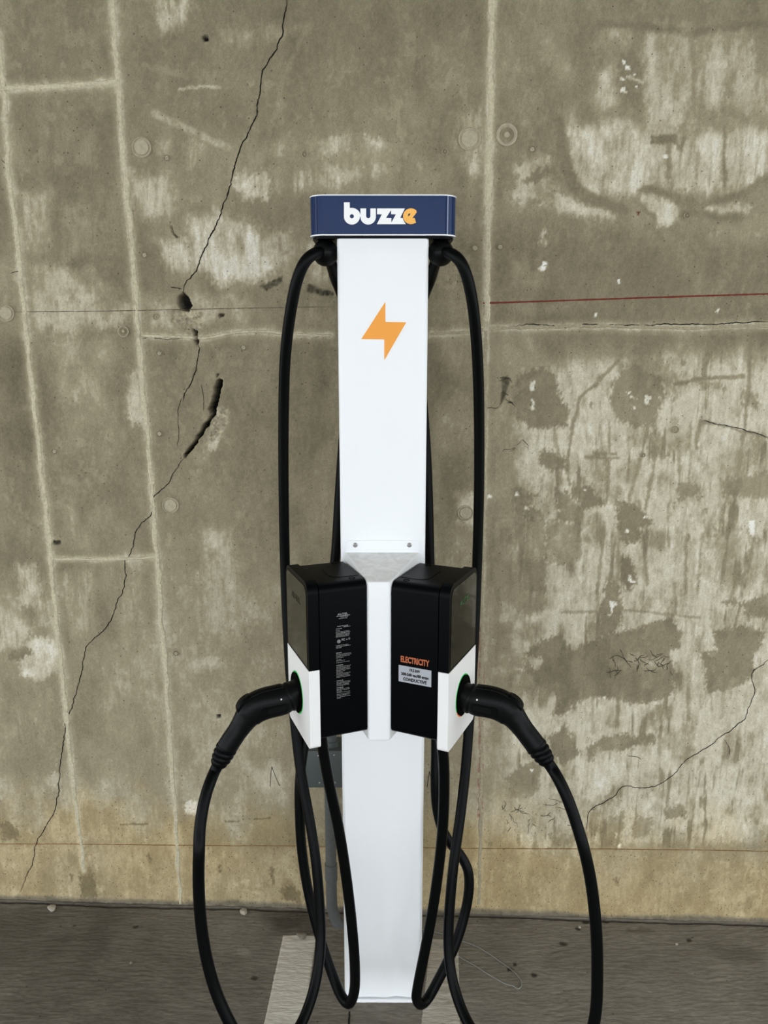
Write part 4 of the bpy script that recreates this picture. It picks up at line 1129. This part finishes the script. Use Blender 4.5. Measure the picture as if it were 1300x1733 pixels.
# ==================================================================  CHARGERS
def charger(sg, N, al, w, d, zt, zb, zt2, zb2, zmid_px, sock_px, label, side):
    u = np.array([sg * math.sin(al), math.cos(al), 0.0])       # towards the wall, along the face
    v = np.array([-sg * math.cos(al), math.sin(al), 0.0])      # into the unit, towards the pedestal
    k = np.array([0, 0, 1.0]); n_out = -v
    N = np.array([N[0], N[1], 0.0])
    root = empty('wall_charger', tuple(N + u * w / 2 + v * d / 2 + k * zb), label, 'charger', 'pair of chargers on the pedestal bracket')
    fr = (N, u, k, v)                                           # a along the face, b up, depth inwards
    zmid = at_uv(*zmid_px, N, u, k)[1]
    TH = 0.021
    cu, cz = at_uv(*sock_px, N, u, k)
    cu = min(max(cu, .06), w - .055)
    R = 0.0425
    # front plate, upper black half
    bm = bmesh.new(); slab(bm, [rrect(0.0, w, zmid, zt, (0, 0, .024, .024), 8)], fr, 0.0, TH); bevel(bm, .0022, 2, 50)
    fpan = obj('front_panel', bm, MATS['black_case'], root, smooth=40, label='black upper front panel')
    bm = bmesh.new(); slab(bm, [rrect(.009, w - .007, zmid + .005, zt - .010, (.002, .002, .017, .017), 8)], fr, -.0008, .003)
    pane = obj('screen_pane', bm, MATS['screen_glass'], fpan, smooth=40)
    # lit logo behind the pane
    e1 = u if sg > 0 else -u
    lc = N + u * (w * .52) + k * (zt - .052) + n_out * .0012
    obj('lit_logo', text_bm('AUTEL', .0165, lc, e1, k, n_out, bold=0.0002, xs=1.25, depth=.0003), MATS['led_text' if sg > 0 else 'led_text_off'], pane)
    # lower white shell with the round inlet opening
    bm = bmesh.new(); slab(bm, [rrect(0.0, w, zb, zmid - .0006, (.010, .010, 0, 0), 6), circ(cu, cz, R, 48)], fr, -.0005, TH); 
    es = [e for e in bm.edges if len(e.link_faces) == 2 and e.calc_face_angle(0) > math.radians(60)]
    bmesh.ops.bevel(bm, geom=es, offset=.0018, segments=2, profile=.5, affect='EDGES', clamp_overlap=True)
    shell = obj('lower_shell', bm, MATS['white_plastic'], root, smooth=40, label='white lower front shell')
    # light ring around the inlet
    def ring_arc(a0, a1, m):
        n_ = 28
        o_ = arc(cu, cz, R + .0017, a0, a1, n_); i_ = arc(cu, cz, R - .0004, a0, a1, n_)
        bm = bmesh.new(); slab(bm, [o_ + i_[::-1]], fr, -.0012, .004)
        obj('light_ring', bm, MATS[m], shell)
    if side == 'left':
        ring_arc(-180, -2, 'led_green'); ring_arc(0, 178, 'led_green')
    else:
        ring_arc(-30, 210, 'led_green'); ring_arc(212, 328, 'led_orange')
    # inlet cup
    bm = bmesh.new()
    c0 = N + u * cu + k * cz
    lathe(bm, [(-.0035, R - .0006), (-.0035, R - .003), (.012, R - .005), (.018, R - .009), (.018, .001)], c0 + v * .0, v, 40)
    obj('inlet_socket', bm, MATS['black_gap'], shell, smooth=40)
    # body
    bm = bmesh.new()
    g = .003
    slab(bm, [rrect(.0035, w - .004, zb2, zt2, (.012, .010, .010, .017), 7)], fr, TH + g, d); bevel(bm, .006, 3, 60)
    body = obj('case', bm, MATS['black_case'], root, smooth=40, label='black rear case')
    bm = bmesh.new(); slab(bm, [rrect(.009, w - .009, zb2 + .006, zt2 - .006, .010, 5)], fr, TH - .002, TH + g + .004)
    obj('seam_gasket', bm, MATS['black_gap'], body)
    # top service cover and two screw wells
    FT = (N, u, v, k)
    bm = bmesh.new(); slab(bm, [rrect(.040, w - .035, TH + .040, d - .003, (.02, .02, .003, .003), 6)], FT, zt2 - .001, zt2 + .0008); bevel(bm, .0005, 1, 60)
    obj('service_cover', bm, MATS['black_case'], body, smooth=40)
    for a_ in (.026, w - .022):
        bm = bmesh.new()
        c1 = N + u * a_ + v * (d - .022) + k * zt2
        lathe(bm, [(-.002, .0065), (.0005, .0065), (.0006, .005), (-.0008, .0045), (-.0008, .0003)], c1, (0, 0, 1), 20)
        obj('screw_well', bm, MATS['black_gap'], body, smooth=40)
    # near side: printed label
    P0 = N + u * .0035
    e1 = v if sg < 0 else -v
    nrm = -u
    def near(px, py): return at_plane(px, py, P0, u)
    def uv(px, py):
        p_ = near(px, py) - P0
        return float(np.dot(p_, e1)), float(p_[2])
    FL = (P0, e1, k, nrm)
    if side == 'left':
        x0, ztop = uv(568, 1035); x1, _ = uv(594, 1060); _, zbot = uv(570, 1184)
        lw = x1 - x0
        c = near(580, 1039)
        lab = obj('type_label', text_bm('AUTEL', .0052, c + nrm * .0004, e1, k, nrm, xs=1.35, depth=.0003, bold=.0001), MATS['ink_grey'], body, label='small grey maker lettering')
        bm = bmesh.new()
        r_ = random.Random(5)
        S = lambda py: ztop - (py - 1035) / (1184 - 1035) * (ztop - zbot)
        def row(py, a0, a1, h=.0008):
            x = x0 + lw * a0; end = x0 + lw * a1
            z = S(py)
            while x < end - .001:
                ww = min(r_.uniform(.0016, .0058), end - x)
                slab(bm, [[(x, z - h / 2), (x + ww, z - h / 2), (x + ww, z + h / 2), (x, z + h / 2)]], FL, .0002, .0005)
                x += ww + .0008
        row(1043.2, .05, .95, .0011); row(1045.2, .3, .8); row(1047.5, .2, .75)
        row(1060, .1, .85, .0011); row(1062, .5, .95); row(1064, 0, .4); row(1067, 0, .25)
        for q in (1069.5, 1071.5, 1073.5, 1075.5, 1077.5): row(q, 0, r_.uniform(.85, 1))
        row(1092, 0, .8); row(1094, 0, .95); row(1096, 0, .35)
        for head_, rows_ in ((1104.5, (1107, 1109, 1111, 1113, 1116, 1118, 1121)), (1125.5, (1128, 1130, 1132, 1134, 1136, 1138, 1140, 1142, 1144, 1146)), (1152, (1154.5, 1156.5, 1158.5, 1160.5)), (1164, (1166.5, 1168.5, 1170.5, 1172.5, 1175.5, 1177.5, 1180, 1182))):
            row(head_, 0, r_.uniform(.35, .6), .0013)
            for q in rows_: row(q, 0, r_.uniform(.8, 1.0) if r_.random() < .75 else r_.uniform(.25, .6), .0006)
        obj('fine_print', bm, MATS['ink_grey'], body)
        # certification marks
        bm = bmesh.new()
        cx_, cz_ = uv(573.5, 1085.5)
        slab(bm, [circ(cx_, cz_, .0035, 24), circ(cx_, cz_, .0024, 24)], FL, .0002, .0005)
        slab(bm, [rrect(cx_ - .0012, cx_ + .0012, cz_ - .0012, cz_ + .0012, 0)], FL, .0002, .0005)
        cx_, cz_ = uv(587, 1081.5)
        slab(bm, [[(cx_ - .0016, cz_ - .0016), (cx_ + .0016, cz_ - .0016), (cx_, cz_ + .0016)], [(cx_ - .0008, cz_ - .0011), (cx_ + .0008, cz_ - .0011), (cx_, cz_ + .0007)]], FL, .0002, .0005)
        cx_, cz_ = uv(591, 1080.5)
        slab(bm, [circ(cx_, cz_, .0018, 16), circ(cx_, cz_, .0012, 16)], FL, .0002, .0005)
        obj('certification_mark', bm, MATS['ink_grey'], body)
        obj('certification_mark', text_bm('FC', .0062, near(581, 1082.5) + nrm * .0004, e1, k, nrm, bold=.00015, depth=.0003), MATS['ink_grey'], body)
    else:
        # orange word and the silver rating plate, both skewed with the face
        c = near(702.5, 1119.5)
        wl = uv(726.5, 1122)[0] - uv(678, 1117)[0]
        t = text_bm('ELECTRICITY', .0172, c + nrm * .0004, e1, k, nrm, bold=.0006, xs=1.0, depth=.0004)
        def fitw(bm, width, cen):
            xs_ = [float(np.dot(np.array(v_.co) - cen, e1)) for v_ in bm.verts]
            f_ = width / (max(xs_) - min(xs_)); mid = (max(xs_) + min(xs_)) / 2
            for v_ in bm.verts:
                x_ = float(np.dot(np.array(v_.co) - cen, e1))
                v_.co += Vector(e1 * ((x_ - mid) * f_ - x_))
            return bm
        fitw(t, wl, c)
        obj('orange_lettering', t, MATS['ink_orange'], body)
        a0, b0 = uv(675, 1125); a1, b1 = uv(730, 1164); _, b2 = uv(675, 1152.5)
        bm = bmesh.new(); slab(bm, [rrect(a0, a1, b2, b0, .0005, 2)], FL, .0001, .0006)
        plate = obj('rating_plate', bm, MATS['label_silver'], body)
        hh = b0 - b2
        for s_, fz, fw, sz in (('19.2 kW', .80, .32, .0078), ('208-240 vac/80 amps', .50, .84, .0080), ('CONDUCTIVE', .20, .72, .0088)):
            cc = P0 + e1 * (a0 + a1) / 2 + k * (b2 + hh * fz) + nrm * .0008
            t = text_bm(s_, sz, cc, e1, k, nrm, bold=.00042, depth=.0003)
            fitw(t, (a1 - a0) * fw, cc)
            obj('plate_lettering', t, MATS['ink_black'], plate)
    return dict(root=root, N=N, u=u, v=v, n=n_out, cu=cu, cz=cz, zb2=zb2, d=d, w=w)

def scaled(p, s):
    xn, yn, zt, zb, w, d, al, zt2, zb2 = p
    return dict(N=(xn * s, -1.579 + s * (yn + 1.579)), zt=1.54 - s * (1.54 - zt), zb=1.54 - s * (1.54 - zb), w=w * s, d=d * s, al=al, zt2=1.54 - s * (1.54 - zt2), zb2=1.54 - s * (1.54 - zb2))
CL = charger(-1, zmid_px=(525, 1139), sock_px=(503.5, 1171), side='left',
             label='left black and white wall charger with fine print on its black side', **scaled((-.1539, -.1012, 1.084, .7194, .1718, .128, .3767, 1.077, .7354), .937))
CR = charger(1, zmid_px=(757.5, 1142), sock_px=(783, 1176), side='right',
             label='right black and white wall charger with ELECTRICITY rating plate', **scaled((.1324, -.1027, 1.0784, .7128, .1775, .1305, .4298, 1.0711, .731), .933))

# ==================================================================  CABLES WITH PLUGS
CABLE_R = 0.0116
def cable_set(C, label, axis_px, grip_px, path_px, ball_px, ball_y, sg, tail_px):
    n, u = C['n'], C['u']
    k = np.array([0, 0, 1.0])
    S0 = C['N'] + u * C['cu'] + k * C['cz']
    root = empty('charging_cable', (float(S0[0]), float(S0[1]), 0.0), label, 'charging cable', 'pair of charging cables')
    pl = lambda px, py: at_plane(px, py, S0, u)
    # --- connector: lofted along a bent centre line lying in the plane (n, k)
    pts = [S0 - n * .004] + [pl(*p) for p in axis_px] + [pl(*p) for p in grip_px]
    cl = np.array(catmull(pts, 10))
    s = np.concatenate([[0], np.cumsum(np.linalg.norm(np.diff(cl, axis=0), axis=1))])
    t = np.linspace(0, 1, 64) * s[-1]
    P_ = np.stack([np.interp(t, s, cl[:, i]) for i in range(3)], 1)
    for _ in range(2):
        P_[1:-1] = (P_[:-2] + 2 * P_[1:-1] + P_[2:]) / 4
    T = np.gradient(P_, axis=0); T /= np.linalg.norm(T, axis=1)[:, None]
    f = t / s[-1]
    hh = np.interp(f, [0, .02, .12, .15, .30, .40, .47, .56, .66, .82, .95, 1], [.0265, .0270, .0275, .0300, .0303, .0303, .0285, .0232, .0208, .0212, .0222, .0200])
    ww = np.interp(f, [0, .12, .15, .30, .45, .6, .82, .95, 1], [.0255, .0262, .0270, .0265, .0230, .0200, .0200, .0208, .0190])
    rings = []
    def ring(i, fh=1.0, fw=1.0, ex=2.7):
        N2 = np.cross(u, T[i]);  N2 /= np.linalg.norm(N2)
        if N2[2] < 0: N2 = -N2
        out = []
        for a in np.linspace(0, 2 * math.pi, 40, endpoint=False):
            ca, sa = math.cos(a), math.sin(a)
            x = math.copysign(abs(ca) ** (2 / ex), ca) * ww[i] * fw; y = math.copysign(abs(sa) ** (2 / ex), sa) * hh[i] * fh
            if y > 0: x *= 1 - .22 * (y / hh[i]) ** 2                # narrower along the top
            out.append(P_[i] + u * x + N2 * y)
        return out, N2
    last = int(len(P_) * .84)
    bm = bmesh.new()
    rr = []
    for i in range(last):
        g = 1.0
        if f[i] > .60 and i % 2 == 0: g = .985                        # fine grip rings
        ex = 2.9 if f[i] < .5 else 2.2
        rr.append(ring(i, g, g, ex)[0])
    loft(bm, rr)
    con = obj('connector', bm, MATS['black_plastic'], root, smooth=50, label='black angled charging connector')
    # collar where it enters the socket
    bm = bmesh.new()
    i0 = int(len(P_) * .09)
    loft(bm, [ring(i0, 1.10, 1.10, 2.4)[0], ring(i0 + 1, 1.12, 1.12, 2.4)[0], ring(i0 + 2, 1.06, 1.06, 2.4)[0]])
    obj('collar', bm, MATS['black_plastic'], con, smooth=50)
    # strain relief with ribs
    bm = bmesh.new(); rr = []
    cnt = len(P_) - last + 1
    for j, i in enumerate(range(last - 1, len(P_))):
        g = 1.04 if j % 3 != 2 else .93
        g *= 1 - .34 * (j / cnt) ** 1.5
        rr.append(ring(i, g, g, 2.1)[0])
    loft(bm, rr)
    obj('strain_relief', bm, MATS['black_rubber'], con, smooth=40)
    # release lever on top of the bend
    bm = bmesh.new(); rr = []
    ia, ib = int(len(P_) * .38), int(len(P_) * .50)
    for i in range(ia, ib + 1):
        q = (i - ia) / (ib - ia)
        N2 = ring(i)[1]
        lift = hh[i] + .0030 * math.sin(math.pi * min(q * 1.15, 1)) + .0028 * q + (-.004 if i in (ia, ib) else 0)
        half = .0105 * (.8 if i in (ia, ib) else 1)
        c = P_[i] + N2 * lift
        rr.append([c + u * a + N2 * b for a, b in ((-half, -.010), (half, -.010), (half, -.001), (half * .7, .0022), (-half * .7, .0022), (-half, -.001))])
    loft(bm, rr); bevel(bm, .001, 2, 40)
    obj('release_lever', bm, MATS['black_rubber'], con, smooth=40)
    # upper spine ridge running from socket to lever
    bm = bmesh.new(); rr = []
    for i in range(int(len(P_) * .13), ia + 2):
        N2 = ring(i)[1]
        c = P_[i] + N2 * (hh[i] + .0012)
        rr.append([c + u * a + N2 * b for a, b in ((-.011, -.012), (.011, -.012), (.0095, -.001), (.006, .0012), (-.006, .0012), (-.0095, -.001))])
    loft(bm, rr)
    obj('spine', bm, MATS['black_plastic'], con, smooth=40)
    # side inset panel and indicator dot, on the side facing the room (-u)
    ic = int(len(P_) * .27)
    Tx = T[ic]; N2 = ring(ic)[1]
    c = P_[ic] - u * (ww[ic] * .985) - N2 * .006
    bm = bmesh.new(); slab(bm, [rrect(-.030, .024, -.0095, .0085, .007, 6)], (c, Tx, N2, -u), -.004, .0012); bevel(bm, .0008, 2, 60)
    obj('side_panel', bm, MATS['black_rubber'], con, smooth=40)
    bm = bmesh.new(); slab(bm, [rrect(-.027, .012, -.0065, .0055, .005, 6)], (c, Tx, N2, -u), .001, .0019); bevel(bm, .0005, 1, 60)
    obj('side_panel', bm, MATS['black_plastic'], con, smooth=40)
    i1 = int(len(P_) * .20)
    bm = bmesh.new()
    lathe(bm, [(-.004, .0017), (.0008, .0017), (.0012, .0003)], P_[i1] - u * (ww[i1] * .93) + ring(i1)[1] * .0125, -u, 12)
    obj('indicator_dot', bm, MATS['ink_white'], con, smooth=40)
    # --- the cord, from under the charger round to the connector
    end = P_[-1]; tdir = T[-1]
    pp = [at_y(*p) for p in path_px]
    pp_y0 = path_px[-1][2]
    nt_ = len(tail_px)
    for q, (px, py) in enumerate(reversed(tail_px)):
        f_ = (q + 1) / (nt_ + 1)
        pp.append(at_y(px, py, pp_y0 * (1 - f_) + end[1] * f_))
    pp = pp + [end + tdir * .014, end - tdir * .006]
    cr = catmull(pp, 10)
    cr = np.array(cr)
    for _ in range(10):
        cr[1:-1] = (cr[:-2] + 2 * cr[1:-1] + cr[2:]) / 4
    bm = bmesh.new(); tube(bm, cr, CABLE_R, 18)
    obj('cord', bm, MATS['black_rubber'], root, smooth=60)
    # --- ball stop that hangs from the sign head
    bc = at_y(*ball_px, ball_y)
    i = int(np.argmin(np.linalg.norm(cr - bc, axis=1)))
    ax = cr[i + 2] - cr[i - 2]
    RB = .0262
    bm = bmesh.new()
    prof = [(RB * math.sin(a), RB * math.cos(a)) for a in np.radians(np.linspace(-62, 62, 26))]
    lathe(bm, [(-RB * .90, RB * .40)] + prof + [(RB * .90, RB * .40)], bc, ax, 36)
    ball = obj('ball_stop', bm, MATS['black_plastic'], root, smooth=50, label='black ball clamped on the cord')
    bm = bmesh.new()
    for v_ in []: pass
    rr_ = RB + .0003
    ringp = [(bc[0] + rr_ * math.cos(a), bc[1] + rr_ * math.sin(a), bc[2] + .002) for a in np.linspace(0, 2 * math.pi, 48, endpoint=False)]
    loft(bm, [[(x, y, z - .0004) for x, y, z in ringp], [(x, y, z + .0004) for x, y, z in ringp]], cap=False)
    obj('seam', bm, MATS['black_gap'], ball)
    bm = bmesh.new()
    topz = sz0 - .003
    lathe(bm, [(0, .012), (.004, .012), (.006, .006), (topz - (bc[2] + RB - .003) - .004, .005), (topz - (bc[2] + RB - .003) - .002, .010), (topz - (bc[2] + RB - .003), .010)], (bc[0], bc[1], bc[2] + RB - .003), (0, 0, 1), 20)
    obj('hanger', bm, MATS['black_plastic'], ball, smooth=40)
    return root

BALL_Y = 0.036
left_path = [(543, 1235, -.135), (548, 1275, -.13), (558, 1330, -.122), (573, 1400, -.115), (587, 1490, -.112), (597, 1580, -.112), (601, 1645, -.114), (599, 1682, -.114), (590, 1699, -.108), (577, 1685, -.09), (561, 1645, -.06), (541, 1585, -.03), (523, 1515, 0.0), (511, 1440, .02), (507, 1370, .035), (508, 1310, .05), (522, 1220, .10), (548, 1080, .135), (568, 945, .14), (574, 850, .14), (582, 740, .142), (592, 620, .142), (590, 540, .14), (580, 502, .135), (568, 472, .108), (560, 444, .06), (551, 428, BALL_Y), (541, 428, .016), (530, 430.5, -.004), (517, 442, -.012), (504, 470, -.008), (493, 520, .008), (483, 600, .045), (480, 700, .085), (480, 820, .115), (482, 945, .135), (486, 1050, .125), (492, 1150, .105), (500, 1230, .075), (508, 1300, .045), (521, 1370, .005), (534, 1450, -.035), (541, 1530, -.065), (543, 1590, -.09), (537, 1650, -.125), (522, 1705, -.165), (503, 1745, -.20), (475, 1778, -.25), (440, 1790, -.29), (408, 1762, -.30), (386, 1725, -.295), (366, 1680, -.285), (349, 1620, -.275), (339, 1550, -.265), (336, 1480, -.26), (337, 1440, -.26)]
cable_set(CL, 'left black charging cable plugged in, its connector angling down left', [(478, 1183), (450, 1190), (434, 1197)], [(422, 1208), (406, 1231), (386, 1261), (375, 1282), (368, 1296)], left_path, (551, 428), BALL_Y, -1, [(358, 1318), (350, 1340), (343, 1370), (338, 1405)])
right_path = [(745, 1235, -.135), (750, 1275, -.13), (752, 1330, -.122), (748, 1420, -.115), (734, 1530, -.112), (719, 1610, -.112), (707, 1670, -.114), (705, 1690, -.114), (712, 1700, -.108), (724, 1690, -.09), (741, 1660, -.07), (758, 1627, -.05), (772, 1595, -.03), (786, 1550, -.005), (794, 1505, .01), (792, 1472, .02), (780, 1448, .03), (763, 1428, .035), (748, 1402, .04), (739, 1365, .05), (737, 1320, .06), (738, 1270, .08), (737, 1150, .12), (730, 1020, .14), (727, 945, .14), (725, 860, .14), (722, 780, .142), (715, 680, .142), (707, 590, .142), (712, 530, .14), (717, 502, .135), (729, 472, .108), (737, 444, .06), (746, 428, BALL_Y), (755, 428, .016), (766, 430.5, -.004), (779, 442, -.012), (791, 470, -.008), (801, 520, .008), (808, 600, .045), (811, 700, .085), (811, 820, .115), (808, 945, .135), (804, 1050, .125), (799, 1150, .105), (793, 1240, .075), (787, 1314, .035), (778, 1390, -.01), (768, 1460, -.05), (760, 1550, -.085), (759, 1600, -.105), (764, 1650, -.13), (778, 1700, -.165), (797, 1740, -.20), (835, 1785, -.25), (890, 1805, -.28), (950, 1800, -.30), (990, 1770, -.30), (1007, 1725, -.295), (1011, 1650, -.285), (1009, 1570, -.275), (1000, 1490, -.265), (988, 1435, -.26)]
cable_set(CR, 'right black charging cable plugged in, its connector angling down right', [(805, 1184), (830, 1188), (848, 1194)], [(864, 1206), (884, 1231), (903, 1256), (917, 1275), (928, 1291)], right_path, (746, 428), BALL_Y, 1, [(941, 1311), (952, 1332), (964, 1360), (977, 1398)])

# ==================================================================  JUNCTION BOX AND CONDUIT BEHIND THE PEDESTAL
JY = 0.235
j0 = at_y(517, 1333, JY); j1 = at_y(583, 1271, JY)
jx0, jz0, jz1 = float(j0[0]), float(j0[2]), float(j1[2])
jx1 = jx0 + 0.135
jroot = empty('junction_box', ((jx0 + jx1) / 2, JY + .03, jz0), 'grey metal electrical box on the wall behind the pedestal', 'electrical box')
bm = bmesh.new(); box(bm, jx0 + .003, jx1 - .003, JY + .003, wall_y(jx1) + .004, jz0 + .003, jz1 - .003, .002)
obj('enclosure', bm, MATS['enclosure_grey'], jroot, smooth=40)
bm = bmesh.new(); box(bm, jx0, jx1, JY, JY + .0035, jz0, jz1, .001)
jc = obj('cover', bm, MATS['enclosure_grey'], jroot, smooth=40)
for (px, py) in ((539, 1279.5), (566, 1278.5), (541, 1325), (567, 1324.5)):
    bm = bmesh.new()
    lathe(bm, [(-.001, .0026), (.0008, .0026), (.0014, .0016), (.0014, .0002)], at_y(px, py, JY), (0, -1, 0), 14)
    obj('screw', bm, MATS['screw_steel'], jc, smooth=40)
# cluster of fittings on top of the box
bm = bmesh.new()
c = at_y(562, 1262, JY + .03)
lathe(bm, [(-.012, .016), (.004, .016), (.005, .012), (.03, .012)], (float(c[0]), JY + .032, jz1 + .008), (0, 0, 1), 20)
obj('hub_fitting', bm, MATS['enclosure_grey'], jroot, smooth=40)

cx = float(at_y(560, 1440, .262)[0]); CYC = .262
croot = empty('conduit', (cx, CYC, 0), 'grey plastic conduit pipe running from floor to electrical box', 'pipe')
RC = .0145
zc1 = float(at_y(560, 1467, CYC - RC)[2]); zc0 = float(at_y(560, 1495, CYC - RC)[2])
bm = bmesh.new()
lathe(bm, [(0, RC), (jz0 - zc0 + .003, RC)], (cx, CYC, zc0), (0, 0, 1), 28)
obj('pipe', bm, MATS['pipe_grey'], croot, smooth=50)
bm = bmesh.new()
lathe(bm, [(0, RC * 1.02), (.001, RC * 1.17), (zc1 - zc0 - .001, RC * 1.17), (zc1 - zc0, RC * 1.02)], (cx, CYC, zc0), (0, 0, 1), 28)
obj('coupling', bm, MATS['pipe_grey'], croot, smooth=50)
bm = bmesh.new()
el = catmull([(cx, CYC, zc0 + .002), (cx, CYC, zc0 * .6), (cx + .002, CYC, .045), (cx + .012, CYC - .004, .012), (cx + .03, CYC - .012, -.02)], 8)
tube(bm, el, RC * 1.03, 24)
obj('elbow', bm, MATS['pipe_grey'], croot, smooth=60)
bm = bmesh.new()
sz_ = (jz0 + .05)
for dz_ in (0,):
    lathe(bm, [(0, .0005), (0, .017), (.016, .017), (.016, .0005)], (cx, CYC, jz0 - .016), (0, 0, 1), 6)
obj('lock_nut', bm, MATS['enclosure_grey'], croot, smooth=30)

# ==================================================================  SMALL THINGS ON THE FLOOR
def zf(px, py):
    x, y = at_z(px, py, 0)[:2]
    return (float(x), float(y), floor_h(float(x), float(y)))
Wz = lambda x, y: zf(680 + x / 2.097, 1480 + y / 2.097)
wpts = [Wz(*p) for p in ((40, 192), (105, 206), (150, 216), (200, 234), (250, 252), (300, 280), (340, 306), (380, 334), (405, 358), (424, 384), (424, 400), (412, 410), (395, 402), (370, 394), (335, 374), (300, 355), (265, 332), (230, 310), (190, 285), (140, 262), (95, 240))]
wpts = [(x, y, z + .0022 + .0012 * math.sin(i * 1.7)) for i, (x, y, z) in enumerate(wpts)]
bm = bmesh.new(); tube(bm, catmull(wpts, 6), .0011, 8)
tag(obj('wire', bm, MATS['wire_steel'], smooth=60), 'thin loose grey wire loop lying on the floor right of the pedestal', 'wire')

def pebble(px, py, r, m, label, seed, flat=.6, elong=1.25):
    x, y, z = zf(px, py)
    bm = bmesh.new(); bmesh.ops.create_icosphere(bm, subdivisions=3, radius=1.0)
    rr_ = random.Random(seed)
    ph = [rr_.uniform(0, 6) for _ in range(6)]
    for v_ in bm.verts:
        d_ = 1 + .16 * math.sin(3 * v_.co.x + ph[0]) * math.sin(2.5 * v_.co.y + ph[1]) + .12 * math.sin(4 * v_.co.z + ph[2] + 2 * v_.co.x) + .05 * math.sin(9 * v_.co.y + ph[3])
        v_.co = Vector((v_.co.x * d_ * r * elong, v_.co.y * d_ * r, v_.co.z * d_ * r * flat))
    mz = min(v_.co.z for v_ in bm.verts)
    bmesh.ops.rotate(bm, verts=bm.verts, cent=(0, 0, 0), matrix=Matrix.Rotation(rr_.uniform(0, 3), 3, 'Z'))
    bmesh.ops.translate(bm, verts=bm.verts, vec=(x, y, z - mz - r * flat * .12))
    o = obj('pebble', bm, MATS[m], None, smooth=60)
    tag(o, label, 'pebble', 'loose pebbles on the floor')
pebble(412.5, 1545, .0095, 'pebble_stone', 'pale rounded pebble on the floor beside the left hanging cable', 1, .5, 1.1)
pebble(88, 1539, .0105, 'pebble_stone', 'flat pale pebble near the wall at far left', 2, .5, 1.4)
pebble(511, 1586, .0105, 'pebble_dark', 'grey stone chip at the top of the bright left stripe', 3, .5, 1.3)
pebble(1145, 1599, .0040, 'pebble_stone', 'tiny white stone chip on the floor at right', 4, .6, 1.1)
pebble(222, 1630, .0040, 'pebble_dark', 'tiny grey stone chip on the open floor at left', 5, .6, 1.1)
pebble(981, 1571, .0040, 'pebble_stone', 'tiny pale stone chip near the wall behind the right cable', 6, .6, 1.1)
